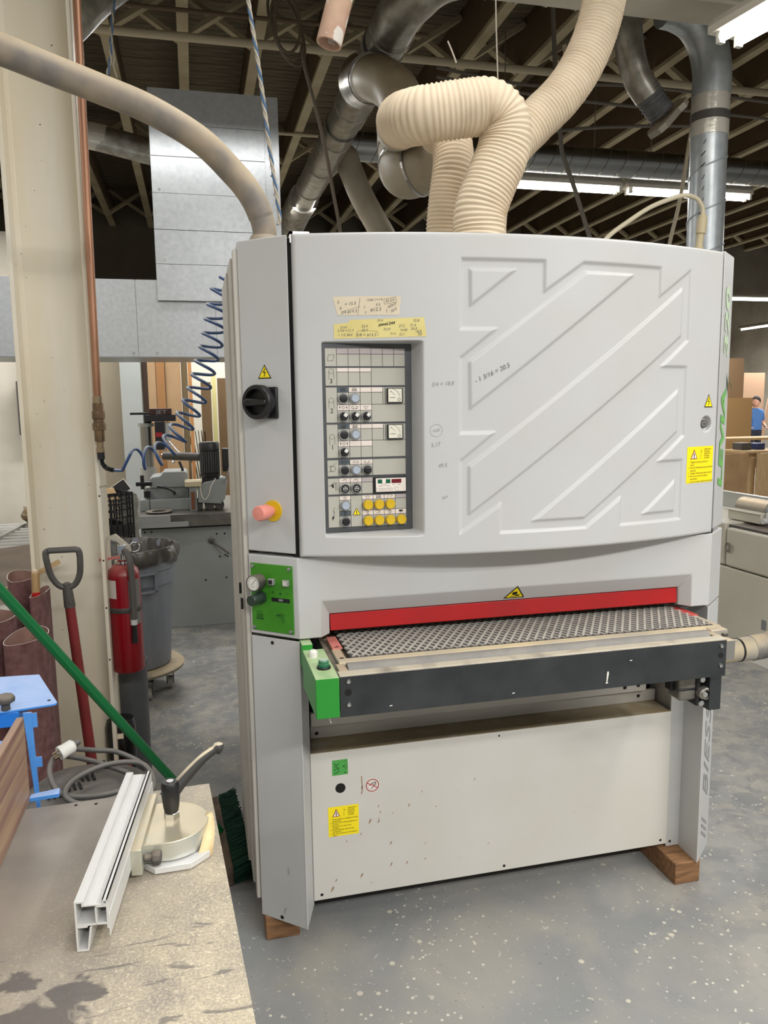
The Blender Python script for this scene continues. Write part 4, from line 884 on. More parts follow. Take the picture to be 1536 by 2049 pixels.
b_.prism([(.0225, .020), (.024, .020), (.024, .050), (.0225, .050)], e0, en, (0, 0, 1), ed)
f_ = b_.build('fence_extrusion', alu, bev=.0003, base=(.03, -.86, tz)); props(f_, 'long aluminium fence extrusion with T slots standing on the saw table', 'extrusion')
tpz = [(.155, -.862, tz+.001), (.172, -.852, tz+.010), (.178, -.832, tz+.034), (.173, -.815, tz+.044)]
b_ = B(); pr = spline([(.142, -.872, tz+.001), (.150, -.868, tz+.018), (.158, -.846, tz+.036), (.160, -.815, tz+.046)], 6); wv = Vector((.026, .008, 0))
b_.add([q for i, p in enumerate(pr) for q in (p, p+wv*(1-.6*i/len(pr)))], [(2*i, 2*i+1, 2*i+3, 2*i+2) for i in range(len(pr)-1)])
m_ = b_.build('tape_scrap', mat('manila_tape', (226, 206, 160), .7, c2=(214, 188, 140), scale=30), base=(.16, -.84, tz), smooth=80); props(m_, 'curled scrap of yellow masking tape leaning on the mitre gauge', 'tape')
md = m_.modifiers.new('thick', 'SOLIDIFY'); md.thickness = .0006

# ============================================================ HOSES AND DUCTS NEAR THE SANDER
def flex(name, label, pts, r, m=hose_m, pitch=.0135, depth=.0045, collar=None, base=None, cat='hose'):
    b = corrugated(B(), pts, r, pitch, depth)
    o = b.build(name, m, base=base or pts[0], smooth=60); props(o, label, cat); return o
flex('flexible_duct', 'thick ribbed cream hose rising from the sander and bending left, nearest of the three', [(1.115, .50, 2.03), (1.12, .5, 2.11), (1.125, .5, 2.19), (1.160, .5, 2.28), (1.200, .5, 2.37), (1.212, .5, 2.43), (1.198, .5, 2.485), (1.150, .5, 2.515), (1.08, .505, 2.508), (1.0, .52, 2.497), (.945, .545, 2.492), (.915, .60, 2.50), (.915, .69, 2.525), (.935, .80, 2.558), (.96, .88, 2.58)], .0885, pitch=.0145, depth=.005)
flex('flexible_duct', 'ribbed cream hose standing straight up just left of the bent one on the sander', [(1.10, .80, 2.03), (1.10, .79, 2.17), (1.108, .78, 2.29), (1.125, .78, 2.41), (1.135, .84, 2.52), (1.12, .95, 2.58)], .075, pitch=.0135)
flex('flexible_duct', 'ribbed cream hose sweeping up to the right and out of the top of the frame', [(1.27, .80, 2.03), (1.27, .84, 2.2), (1.30, .86, 2.36), (1.37, .86, 2.50), (1.475, .86, 2.61), (1.59, .86, 2.72), (1.675, .86, 2.84), (1.735, .86, 2.98), (1.765, .86, 3.12), (1.78, .86, 3.3), (1.79, .86, 3.6)], .082, pitch=.0135, depth=.004)
for x, y in ((1.105, .52), (1.10, .80), (1.27, .80)):
    B().cyl((x, y, 1.95), (x, y, 2.03), .07, n=24).build('dust_outlet', paint_d, S, smooth=40)
# smooth vacuum hose at the left
P = spline([(.377, .17, 1.99), (.378, .165, 2.03), (.364, .16, 2.077), (.340, .155, 2.12), (.300, .15, 2.166), (.218, .12, 2.232), (.10, .09, 2.286), (-.013, .06, 2.315), (-.117, .02, 2.335), (-.21, -.03, 2.349), (-.283, -.06, 2.36), (-.40, -.09, 2.375)], 12)
t = thing('vacuum_hose', 'smooth dusty grey and tan hose arching from the upper left down onto the sander', 'hose', (.377, .17, 1.985))
B().tube(P, [.0325 if i < 20 else .0345 for i in range(len(P))], 24).build('hose_body', hose_s, t, smooth=60)
B().lathe([(.034, -.004), (.043, 0), (.043, .012), (.038, .020), (.036, .026)], (.377, .17, 1.985), 28).build('collar', mat('grey_collar', (140, 132, 122), .6, dust=DUST), t, smooth=40)
# open tube hanging at the top centre
t = thing('hanging_tube', 'peeling cardboard coloured tube hanging open-ended from above', 'tube', (.6, .3, 2.57))
a, b2 = Vector((.590, .3, 2.572)), Vector((.655, .3, 2.80)); d = (b2-a).normalized()
B().lathe([(.031, .23), (.036, .23), (.036, .12), (.0365, .0), (.031, 0), (.030, .004), (.030, .2), (.0295, .23)], a, 28, d, caps=False).build('tube_wall', mat('peeling_tube', (196, 164, 140), .8, c2=(176, 140, 118), scale=14, spots=(18, .53, (216, 208, 198)), bump=.4, bscale=60), t, smooth=50)
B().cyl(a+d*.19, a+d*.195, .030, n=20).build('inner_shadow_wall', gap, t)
# ropes
def rope(name, label, pts, r, cols, turns=60, base=None):
    P = resample(spline(pts, 16), .004); t = thing(name, label, 'rope', pts[0])
    for k, m in enumerate(cols):
        Q_ = []
        for i, p in enumerate(P):
            dd = (P[min(i+1, len(P)-1)]-P[max(i-1, 0)]).normalized(); a_ = dd.orthogonal().normalized(); b_ = dd.cross(a_); ang = i*.004*turns*2+2*PI*k/len(cols)
            a_ = Vector((1, 0, 0)); b_ = Vector((0, 1, 0))
            Q_.append(p+(a_*math.cos(ang)+b_*math.sin(ang))*r*.62)
        B().tube(Q_, r*.66, 6).build('strand', m, t, smooth=60)
    return t
rw, rb = mat('rope_cream', (182, 174, 158), .9), mat('rope_blue', (84, 114, 150), .9)
rope('rope', 'blue and cream twisted rope hanging beside the vacuum hose', [(.375, .5, 2.9), (.385, .5, 2.76), (.412, .5, 2.553), (.435, .5, 2.34), (.456, .5, 2.17), (.459, .5, 2.135), (.453, .5, 2.118)], .0055, (rw, rb, rw), 40)
rope('rope', 'short frayed blue and cream rope end hanging at the upper left', [(-.06, 1.5, 3.19), (-.075, 1.5, 3.14), (-.088, 1.5, 3.03), (-.095, 1.5, 2.96), (-.11, 1.5, 2.9)], .006, (rw, rb), 40)
o = B().tube(spline([(-.088, 1.5, 3.03), (-.078, 1.5, 2.97), (-.084, 1.5, 2.94), (-.072, 1.5, 2.895)], 8), .003, 6).build('loose_strand', rw, base=(-.088, 1.5, 3.03)); props(o, 'thin loose cream strand beside the frayed rope end at the upper left', 'string')
for nm, pts, lab in (('hanging_wire', [(1.33, .9, 3.3), (1.335, .9, 3.0), (1.345, .9, 2.72), (1.335, .9, 2.66)], 'thin cream wire hanging down onto the bent ribbed hose'), ('hanging_wire', [(1.075, .6, 2.685), (1.06, .6, 2.72), (1.045, .6, 2.75)], 'short stiff cream wire sticking up from the horizontal ribbed hose')):
    o = B().tube(spline(pts, 8), .0028, 8).build(nm, rw, base=pts[0]); props(o, lab, 'wire')

# main extraction duct under the roof
def dring(bb, p, q, r):
    p, q = Vector(p), Vector(q); d = (q-p).normalized(); bb.lathe([(r-.002, -.008), (r+.006, -.005), (r+.006, .005), (r-.002, .008)], p, 28, d, caps=False)
md_ = thing('extraction_duct', 'big dusty metal extraction duct running back under the roof with branches', 'duct', (1.17, 3.0, 3.3))
B().cyl((1.17, 1.78, 3.33), (1.17, 4.9, 3.33), .105, n=32).build('straight_run', galvd, md_, smooth=40)
B().tube(spline([(1.17, 1.80, 3.33), (1.175, 1.68, 3.34), (1.215, 1.585, 3.37), (1.30, 1.55, 3.42), (1.40, 1.55, 3.45), (1.52, 1.55, 3.46)], 8), [.105]*18+[.105-.0016*i for i in range(23)], 28).build('elbow', galvd, md_, smooth=60)
b_ = B().cyl((1.5, 1.55, 3.46), (2.45, 1.55, 3.46), .070, n=32)
b_.build('cross_run', galv, md_, smooth=40)
b_ = B()
for x in (1.55, 1.7, 1.85, 2.0, 2.2): dring(b_, (x, 1.55, 3.46), (x+1, 1.55, 3.46), .070)
for y in (1.82, 2.0, 2.3, 2.75, 3.3, 3.9, 4.5): dring(b_, (1.17, y, 3.33), (1.17, y+1, 3.33), .105)
b_.parts('seam_ring', galvd, md_)
B().cyl((1.17, 1.93, 3.33), (1.17, 1.97, 3.33), .107, n=32).cyl((1.17, 3.05, 3.33), (1.17, 3.09, 3.33), .107, n=32).parts('black_tape_band', black, md_)
corrugated(B(), [(1.17, 4.85, 3.33), (1.17, 5.3, 3.33), (1.17, 6.0, 3.30), (1.17, 6.8, 3.26)], .13, .06, .012, 24, 6).build('corrugated_run', galvd, md_, smooth=60)
B().tube(spline([(1.13, 2.30, 3.30), (1.09, 2.1, 3.20), (1.085, 1.9, 3.14)], 8), [.125]*8+[.115]*9, 28).build('tee', galvd, md_, smooth=60)
B().tube(spline([(1.085, 1.93, 3.15), (1.10, 1.80, 3.10), (1.15, 1.70, 3.02), (1.165, 1.62, 2.92), (1.14, 1.52, 2.81), (1.10, 1.40, 2.72), (1.088, 1.35, 2.65)], 8), .105, 28).build('branch', pvc, md_, smooth=60)
B().tube(spline([(1.088, 1.37, 2.69), (1.088, 1.35, 2.60), (1.075, 1.29, 2.54), (1.085, 1.21, 2.505), (1.14, 1.13, 2.52), (1.20, 1.06, 2.56)], 8), .100, 28).build('branch_boot', pvc, md_, smooth=60)
B().tube(spline([(1.10, 1.42, 2.74), (1.03, 1.20, 2.67), (.99, 1.02, 2.62), (.975, .96, 2.60)], 8), .086, 24).build('branch_arm', pvc, md_, smooth=60)
b_ = B(); dring(b_, (1.088, 1.90, 3.14), (1.10, 1.80, 3.10), .107); dring(b_, (1.10, 1.18, 2.508), (1.16, 1.11, 2.53), .102); dring(b_, (1.082, 1.315, 2.565), (1.075, 1.28, 2.53), .102)
b_.parts('clamp_ring', steel, md_)
B().tube(spline([(1.17, 4.25, 3.33), (1.27, 4.05, 3.40), (1.36, 3.98, 3.42), (1.40, 3.98, 3.33), (1.495, 3.98, 3.12), (1.65, 3.98, 2.86), (1.80, 3.98, 2.6)], 8), .092, 24).build('lower_branch', pvc, md_, smooth=60)
B().tube(spline([(1.84, 1.16, 2.45)][:0]+[(2.27, 1.56, 3.40), (2.29, 1.58, 3.28), (2.35, 1.6, 3.14), (2.42, 1.6, 3.05)], 8), .068, 24).build('side_branch', galvd, md_, smooth=60)
corrugated(B(), [(2.40, 1.6, 3.08), (2.45, 1.6, 3.02), (2.50, 1.6, 2.97)], .068, .02, .006, 22, 5).build('tape_wrapped_end', mat('grey_wrap', (92, 92, 92), .5, c2=(70, 70, 72), scale=30), md_, smooth=60)
bg_ = thing('blast_gate', 'cast metal blast gate hanging on the short branch at the upper right', 'gate', (2.50, 1.6, 2.96))
gd = Vector((.1, 0, -.1)).normalized(); gx_ = Vector((.71, 0, .71)); c = Vector((2.512, 1.6, 2.962))
B().prism([(-.13, -.06), (-.10, -.075), (.02, -.06), (.05, -.07), (.12, -.03), (.16, .05), (.13, .06), (.09, .03), (.0, .06), (-.08, .04), (-.13, .0)], c, gx_, (0, 1.5, 0), gd*.03).build('gate_plate', mat('cast_gate', (150, 144, 132), .5, .5, dust=DUST), bg_, bev=.002)
for u, v in ((-.12, -.06), (.15, .05), (.05, -.065)): B().cyl(c+gx_*u+Vector((0, v, 0)), c+gx_*u+Vector((0, v, 0))+gd*.03, .012, n=12).build('lug', MATS['cast_gate'], bg_)
# vertical duct at the right
vd = thing('vertical_duct', 'shiny spiral steel duct dropping down behind the right end of the sander', 'duct', (2.74, 1.55, 2.2))
vx, vr = 2.735, .088
B().tube(spline([(2.46, 1.55, 3.44), (2.54, 1.55, 3.43), (2.63, 1.55, 3.39), (2.70, 1.55, 3.30), (vx, 1.55, 3.18), (vx, 1.55, 3.05)], 8), .092, 28).build('elbow', galv, vd, smooth=60)
B().cyl((vx, 1.55, .9), (vx, 1.55, 3.08), vr, n=32).build('pipe', galv, vd, smooth=40)
for k in range(9): z = 1.0+k*.21; n = 33; B().tube([(vx+(vr+.001)*math.cos(-PI+2*PI*i/(n-1)), 1.55+(vr+.001)*math.sin(-PI+2*PI*i/(n-1)), z+.21*i/(n-1)) for i in range(n)], .004, 6).build('spiral_seam', galv, vd, smooth=60)
B().cyl((vx, 1.55, 2.97), (vx, 1.55, 3.06), vr+.003, n=32).cyl((vx, 1.55, 2.86), (vx, 1.55, 2.93), vr+.003, n=32).parts('clear_tape', mat('shiny_tape', (196, 192, 180), .25, .3, bump=.8, bscale=40), vd, smooth=40)
B().cyl((vx, 1.55, 2.93), (vx, 1.55, 2.97), vr+.005, n=32).build('strap', darkgrey, vd, smooth=40)
T = B()
for i in range(14): z = 2.15+i*.055; stroke(T, [(-2.55+random.uniform(-.1, .1), z), (-2.35, z+.02)], .007, lambda u, v: Vector((vx+(vr+.0015)*math.cos(u), 1.55+(vr+.0015)*math.sin(u), v)))
T.build('marker_scribble', ink, vd)
# long spiral duct further back
sd = thing('spiral_duct', 'long horizontal spiral duct running left to right behind the ribbed hoses', 'duct', (4.3, 4.2, 3.57))
B().cyl((1.35, 4.2, 3.57), (9.0, 4.2, 3.57), .112, n=32).build('pipe', mat('spiral_duct_steel', (150, 152, 152), .3, 1, dust=(110, 96, 74), dustamt=2.0), sd, smooth=40)
for k in range(46):
    x = 1.5+k*.163; b_ = B(); b_.tube([(x+.05*math.sin(a), 4.2+.1135*math.cos(a), 3.57+.1135*math.sin(a)) for a in [2*PI*i/24 for i in range(24)]], .0035, 5, closed=True)
    if k == 0: sm0 = b_.build('spiral_seam', galvd, sd)
    else: o = sm0.copy(); COL.objects.link(o); o.parent = sd; o.location = (.163*k, 0, 0)
# smaller dusty duct at the far left and the blob at top left
o = thing('round_duct', 'dusty round duct at the upper left behind the cream column', 'duct', (-.4, 4, 3.45))
B().tube(spline([(-1.2, 4, 3.52), (-.8, 4, 3.5), (-.48, 4, 3.46), (-.08, 4, 3.38), (.35, 4, 3.3)], 8), .09, 20).build('pipe', galvd, o, smooth=60)
B().cyl((-.46, 4, 3.457), (-.34, 4, 3.437), .0915, n=20).build('clear_tape', MATS['shiny_tape'], o, smooth=40)
o = thing('wrapped_duct', 'plastic wrapped duct end at the top left corner tied with rope', 'duct', (-.15, 1.5, 3.2))
B().tube(spline([(-.32, 1.45, 2.94), (-.23, 1.5, 3.08), (-.15, 1.55, 3.20), (-.06, 1.6, 3.30), (.05, 1.65, 3.40)], 8), [.055]*3+[.075]*30, 20).build('wrap', mat('plastic_wrap', (108, 106, 98), .3, c2=(140, 138, 126), scale=20, bump=.8, bscale=30), o, smooth=60) if False else B().tube(spline([(-.30, 1.5, 3.02), (-.23, 1.5, 3.09), (-.15, 1.55, 3.20), (-.06, 1.6, 3.30), (.05, 1.65, 3.40)], 8), .07, 20).build('wrap', mat('plastic_wrap', (108, 106, 98), .3, c2=(140, 138, 126), scale=20, bump=.8, bscale=30), o, smooth=60)
# overhead pipes, conduits and cables
def pipe(name, label, pts, r, m, cat='pipe', seg=10):
    o = B().tube(spline(pts, 6) if len(pts) > 2 else pts, r, seg).build(name, m, base=pts[0], smooth=60); return props(o, label, cat)
pp = mat('painted_pipe', (190, 178, 152), .6)
pipe('sprinkler_pipe', 'long cream painted pipe crossing under the roof joists', [(-3.9, 4.6, 4.42), (9, 4.6, 4.42)], .032, pp)
pipe('conduit_pipe', 'thin dark pipe crossing near the roof left of the rope', [(-3, 3.6, 4.15), (1.9, 3.6, 4.15)], .014, mat('rusty_pipe', (96, 78, 58), .7))
pipe('conduit_pipe', 'thin tan pipe left to right behind the main duct', [(.2, 7.0, 4.56), (1.4, 7.0, 4.56), (4.6, 7.0, 4.56)], .018, pp)
dk = mat('dusty_dark_cable', (104, 98, 88), .7)
for i, (lab, pts) in enumerate((('topmost cable of the grey bundle sagging behind the vertical duct', [(1.9, 3.4, 3.86), (2.6, 3.4, 3.80), (3.5, 3.4, 3.86), (5.5, 3.4, 3.8)]), ('middle cable of the grey bundle sagging behind the vertical duct', [(1.9, 3.4, 3.80), (2.6, 3.4, 3.74), (3.3, 3.4, 3.72), (4.2, 3.4, 3.72), (5.5, 3.4, 3.68)]), ('lowest thin cable drooping in a long curve behind the ribbed hoses', [(1.6, 3.4, 3.55), (2.3, 3.4, 3.45), (3.2, 3.4, 3.56), (4.2, 3.4, 3.64)]))):
    pipe('overhead_cable', lab, pts, .012, dk, 'cable', 8)
pipe('hanging_cable', 'dark grey cable dropping from the ribbed hoses towards the sander top', [(2.15, 2.2, 4.6), (2.20, 2.2, 3.5), (2.242, 2.2, 3.093), (2.262, 2.2, 2.95), (2.342, 2.2, 2.762), (2.436, 2.2, 2.518), (2.5, 2.2, 2.35), (2.5, 2.2, 2.1)], .013, dk, 'cable', 8)
pipe('hanging_cable', 'pale cable slanting down beside the vertical duct', [(3.30, 2.2, 4.6), (3.15, 2.2, 3.4), (3.088, 2.2, 3.164), (3.023, 2.2, 2.74), (2.966, 2.2, 2.496), (2.92, 2.2, 2.2)], .011, pp, 'cable', 8)
ac = thing('arched_cable', 'cream cable arching over the sander and ending in a taped plug by the vertical duct', 'cable', (2.46, 1.25, 2.3))
B().tube(spline([(1.66, .83, 1.95), (1.80, 1.08, 2.12), (1.985, 1.2, 2.278), (2.10, 1.2, 2.36), (2.20, 1.2, 2.42), (2.30, 1.2, 2.46), (2.37, 1.2, 2.478), (2.43, 1.2, 2.468), (2.463, 1.2, 2.43), (2.468, 1.2, 2.39)], 8), .0105, 10).build('cord', mat('cream_cord', (206, 196, 170), .6), ac, smooth=60)
B().lathe([(.013, .0), (.022, .02), (.022, .085), (.016, .09), (.016, .14), (.020, .145), (.020, .19)], (2.468, 1.2, 2.40), 14, (-.1, 0, -1)).build('plug', mat('taped_plug', (200, 186, 152), .6, bump=.5, bscale=40), ac, smooth=40)
pc_ = thing('power_drop', 'dark cable hanging from a coil tied near the roof left of the duct', 'cable', (.75, 1.8, 3.2))
B().tube(spline([(.735, 1.8, 3.19), (.752, 1.8, 3.10), (.80, 1.8, 2.92), (.835, 1.8, 2.763), (.866, 1.8, 2.58), (.897, 1.8, 2.4), (.92, 1.8, 2.2)], 8), .0085, 8).build('drop', mat('brown_dusty_cable', (92, 80, 66), .7), pc_, smooth=60)
for k in range(3): B().tube([(.67+(.10+.02*k)*math.sin(a)*.6, 1.8+.02*k, 3.30+(.12+.02*k)*math.cos(a+.3*k)) for a in [2*PI*i/30 for i in range(30)]], .007, 8, closed=True).build('coil', MATS['brown_dusty_cable'], pc_, smooth=60)
hk = thing('air_chuck', 'small hook ended air fitting hanging behind the right ribbed hose', 'fitting', (2.33, 2.4, 3.45))
B().cyl((2.36, 2.4, 3.62), (2.375, 2.4, 3.52), .013, n=10).cyl((2.375, 2.4, 3.52), (2.38, 2.4, 3.47), .02, n=10).build('body', pp, hk)
B().tube(spline([(2.378, 2.4, 3.47), (2.36, 2.4, 3.43), (2.362, 2.4, 3.40), (2.378, 2.4, 3.41)], 5), .006, 6).cyl((2.382, 2.4, 3.47), (2.40, 2.4, 3.39), .005, n=6).build('hook', steel, hk)

# galvanised ducts at the left
gv = mat('galvanised_panel', (198, 201, 202), .34, .6, c2=(178, 183, 186), scale=40, amt=.7, bump=.25, bscale=18, det=10)
gd_ = thing('rectangular_duct', 'vertical galvanised sheet duct behind the smooth vacuum hose', 'duct', (.33, 3.2, 2.8))
def panel_stack(root, x0, x1, y0, zs, m):
    for z0, z1 in zip(zs[:-1], zs[1:]): B().box(x0, x1, y0-random.uniform(0, .003), y0+.01, z0+.0015, z1-.0015).build('sheet_panel', m, root)
panel_stack(gd_, -.01, .66, 2.965, [2.205, 2.42, 2.62, 2.83, 3.04, 3.22, 3.42], gv)
B().box(-.012, .75, 2.978, 3.5, 2.34, 3.415).box(-.012, .68, 2.978, 2.99, 2.205, 2.34).build('duct_body', gv, gd_)
B().box(.662, .75, 2.975, 2.98, 2.205, 3.42).build('side_flange', gv, gd_)
for x, z in ((.03, 3.05), (.03, 2.85), (.22, 3.02), (.04, 2.45), (.70, 3.15), (.70, 2.97), (.715, 2.86), (.68, 3.32)): B().cyl((x, 2.97, z), (x, 2.962, z), .008, n=8).build('rivet', steel, gd_)
gh = thing('rectangular_duct', 'horizontal galvanised sheet duct crossing behind the cream column', 'duct', (-.6, 3.2, 2.1))
xs_ = [-2.6, -2.1, -1.6, -1.1, -.62, -.14, .33, .8]
for x0, x1 in zip(xs_[:-1], xs_[1:]): B().box(x0+.0015, x1-.0015, 3.0-random.uniform(0, .003), 3.01, 1.872, 2.33).build('sheet_panel', gv, gh)
B().box(-2.6, .8, 3.01, 3.5, 1.868, 2.322).build('duct_body', gv, gh)
for x in (-1.0, -.75, -.17, -.03, .3): B().cyl((x, 3.0, 1.90), (x, 2.99, 1.90), .007, n=8).build('rivet', steel, gh)

# copper air line with fittings and coiled hose
cp = thing('copper_air_line', 'copper air pipe with brass fittings running down beside the cream column', 'pipe', (-.16, .93, 1.6))
B().cyl((-.145, .935, 3.2), (-.1615, .93, 1.575), .0135, n=16).build('pipe', copper, cp, smooth=40)
for z0, z1, r in ((1.575, 1.60, .0165), (1.548, 1.575, .019), (1.52, 1.548, .0225), (1.505, 1.52, .019), (1.48, 1.505, .0235), (1.44, 1.48, .018), (1.415, 1.44, .013), (1.40, 1.415, .015)):
    B().cyl((-.1615, .93, z0), (-.1615, .93, z1), r, n=8 if r > .018 else 14).build('fitting', bronze if r > .0165 else mat('brass', (150, 132, 104), .4, .6), cp, bev=.001)
for z in (1.585, 1.275): B().cyl((-.172, .94, z), (-.15, .915, z+.004), .0035, n=8).build('nail', steel, cp)
ch = thing('coiled_air_hose', 'blue coiled air hose stretched from the copper pipe up to the sander side', 'hose', (-.16, .93, 1.38))
B().cyl((-.1615, .93, 1.40), (-.1605, .93, 1.375), .0135, n=14).build('end_fitting', black, ch)
corrugated(B(), [(-.1605, .93, 1.378), (-.157, .93, 1.358), (-.142, .925, 1.342), (-.118, .92, 1.335)], .0095, .0065, .003, 14, 5).build('strain_relief', black, ch, smooth=60)
ax = spline([(-.045, .90, 1.372), (.03, .88, 1.385), (.085, .86, 1.425), (.125, .85, 1.485), (.158, .85, 1.545), (.186, .85, 1.605), (.208, .85, 1.67), (.228, .85, 1.735), (.248, .85, 1.80), (.262, .85, 1.865), (.276, .85, 1.93), (.30, .85, 2.0)], 40)
axl = sum((ax[i+1]-ax[i]).length for i in range(len(ax)-1)); coil = []; s_ = 0; turns = 15
for i, p in enumerate(ax):
    if i: s_ += (ax[i]-ax[i-1]).length
    tt_ = (ax[min(i+1, len(ax)-1)]-ax[max(i-1, 0)]).normalized(); f_ = s_/axl; ang = -2*PI*turns*f_+PI*.8; R_ = .038
    n1 = Vector((0, 1, 0)); n1 = (n1-tt_*n1.dot(tt_)).normalized(); n2 = tt_.cross(n1)
    coil.append(p+(n1*math.cos(ang)+n2*math.sin(ang))*R_)
coil = spline([(-.118, .92, 1.335), (-.09, .915, 1.333)], 3)+resample(coil, .004)
B().tube(coil, .0056, 8).build('coil', blue_h, ch, smooth=60)
B().cyl((.300, .82, 2.01), (.335, .82, 2.0), .012, n=12).build('end_fitting', black, ch) if False else None

# ============================================================ LEFT FOREGROUND AND COLUMN AREA
# shovel
sh = thing('shovel', 'long handled shovel with red shaft and dark D grip leaning on the cream column', 'shovel', (-.24, .85, 0))
gx0 = Vector((-.277, .70, 1.09)); sdir = (Vector((-.247, .86, .18))-gx0).normalized(); sx_ = Vector((1, 0, 0))
gp_ = [gx0+sx_*a+sdir*b for a, b in [(-.043, .0), (-.052, .008), (-.052, .04), (-.045, .09), (-.026, .125), (0, .135), (.026, .125), (.045, .09), (.052, .04), (.052, .008), (.043, 0)]]
B().tube(spline(gp_, 5)+[gp_[0]], .0105, 12).build('d_grip', mat('dark_grey_grip', (74, 72, 70), .5, c2=(90, 86, 82), scale=20), sh, smooth=60)
B().tube([gx0+sdir*.12, gx0+sdir*.15, gx0+sdir*.205], [.012, .0165, .019], 16).build('socket', MATS['dark_grey_grip'], sh, smooth=60)
B().cyl(gx0+sdir*.185+Vector((.008, -.019, 0)), gx0+sdir*.185+Vector((.008, -.023, 0)), .004, n=10).build('rivet', steel, sh)
B().tube([gx0+sdir*.20, gx0+sdir*.60, gx0+sdir*.93], [.0165, .0185, .019], 16).build('shaft', mat('worn_red_shaft', (150, 50, 50), .55, c2=(128, 50, 48), scale=7, dust=(140, 110, 96)), sh, smooth=60)
bp0 = gx0+sdir*.90
B().prism([(-.09, 0), (-.03, -.03), (.03, -.03), (.09, 0), (.09, .14), (.05, .185), (0, .20), (-.05, .185), (-.09, .14)], bp0, sx_, sdir, (0, .012, 0)).build('blade', darkgrey, sh, bev=.003)
# push broom
br_ = thing('push_broom', 'push broom with bright green handle and dark green bristles on the floor by the sander', 'broom', (.22, .55, 0))
hb = Vector((.200, .62, .05)); gpz = mat('green_handle', (12, 104, 54), .3)
tipb = Vector((-.445, .02, 1.30)); B().tube([hb, hb.lerp(tipb, .5), tipb], .0145, 16).build('handle', gpz, br_, smooth=60)
bA, bB = Vector((.196, .86, .045)), Vector((.232, .375, .030)); bd = (bB-bA); bn = Vector((1, .12, .25)).normalized()
B().obox(bA-bn*.035-Vector((0, 0, .028)), bd, bn*.035, (0, 0, .058)).build('head_block', mat('dusty_brown_block', (110, 92, 72), .8, c2=(70, 62, 52), scale=14), br_, bev=.008)
T = B()
for i in range(1300):
    f_ = random.random(); c_ = random.uniform(-.028, .030); p = bA+bd*f_+Vector((0, 0, c_)); q = p+bn*random.uniform(.058, .070)+Vector((0, random.uniform(-.006, .006), random.uniform(-.004, .012)))
    if q.z < .002: q.z = .002
    T.bar(p, q, .0022, .0022)
stuff(T.build('bristles', mat('green_bristle', (6, 58, 40), .8), br_))
# fire extinguisher
fe = thing('fire_extinguisher', 'red fire extinguisher hung on the right flange of the cream column', 'extinguisher', (-.12, 1.03, .55))
ex, ey, er = -.118, 1.03, .0595
fer = mat('extinguisher_red', (142, 14, 26), .3, c2=(134, 16, 26), scale=6, dust=(170, 90, 84), dustamt=.6)
B().lathe([(er-.004, .552), (er, .558), (er, .925), (er-.006, .948), (er-.024, .966), (.02, .972), (.02, .985)], (ex, ey, 0), 36).build('cylinder', fer, fe, smooth=50)
B().cyl((ex, ey, .972), (ex, ey, .982), .030, n=24).build('neck_ring', chrome, fe, smooth=40)
B().cyl((ex, ey, .98), (ex, ey, 1.045), .014, n=16).box(ex-.016, ex+.016, ey-.02, ey+.02, 1.01, 1.045).build('valve', chrome, fe, bev=.002)
B().prism([(-.05, 1.075), (-.02, 1.085), (.03, 1.035), (.034, 1.015), (.022, 1.02), (-.02, 1.06), (-.05, 1.068)], (ex, ey-.012, 0), (1, 0, 0), (0, 0, 1), (0, .024, 0)).build('squeeze_lever', mat('pale_lever', (206, 200, 184), .4, .5), fe, bev=.001)
B().prism([(-.085, .992), (.0, 1.0), (.0, .992), (-.085, .986)], (ex, ey-.01, 0), (1, 0, 0), (0, 0, 1), (0, .02, 0)).build('carry_handle', mat('pink_handle', (196, 110, 104), .5), fe)
B().tube([(ex+.045+.018*math.cos(a), ey, 1.03+.018*math.sin(a)) for a in [2*PI*i/20 for i in range(20)]], .003, 6, closed=True).build('pull_ring', chrome, fe, smooth=60)
B().tube(spline([(ex+.01, ey-.02, 1.02), (ex+.02, ey-.055, 1.02), (ex+.032, ey-.07, .985), (ex+.036, ey-.068, .90), (ex+.036, ey-.066, .80), (ex+.034, ey-.066, .76)], 8), .0115, 14).build('hose', mat('grey_ext_hose', (86, 82, 78), .6), fe, smooth=60)
B().cyl((ex+.034, ey-.066, .765), (ex+.034, ey-.066, .745), .012, n=14).build('ferrule', alu, fe)
B().cyl((ex+.034, ey-.066, .745), (ex+.033, ey-.066, .675), .0095, .0115, n=14).build('nozzle', black, fe)
b_ = B(); nn = 14
def wrap_label(nm, m, a0, a1, z0, z1, off=.0007):
    b = B(); r = er+off
    for i in range(nn): a, c_ = a0+(a1-a0)*i/nn, a0+(a1-a0)*(i+1)/nn; b.add([(ex+r*math.cos(a), ey+r*math.sin(a), z0), (ex+r*math.cos(c_), ey+r*math.sin(c_), z0), (ex+r*math.cos(c_), ey+r*math.sin(c_), z1), (ex+r*math.cos(a), ey+r*math.sin(a), z1)], [(0, 1, 2, 3)])
    return b.build(nm, m, fe)
l1 = wrap_label('inspection_tag', mat('tag_paper', (206, 198, 190), .6), -2.75, -2.0, .845, .915)
l2 = wrap_label('instruction_label', mat('silver_label', (132, 130, 130), .4, .4), -1.25, -.35, .74, .915)
T = B(); fnr = lambda u, v: Vector((ex+(er+.0014)*math.cos(u), ey+(er+.0014)*math.sin(u), v))
for z in (.905, .897, .889, .881, .873, .865, .857): stroke(T, [(-2.68, z), (-2.15, z)], .0011, fnr)
T.build('printed_text', ink, l1)
T = B()
for z in (.905, .895, .885, .865, .855, .845, .835, .82, .81, .80, .785, .775, .76): stroke(T, [(-1.0, z), (-.45, z)], .0014, fnr)
T.build('printed_text', ink, l2)
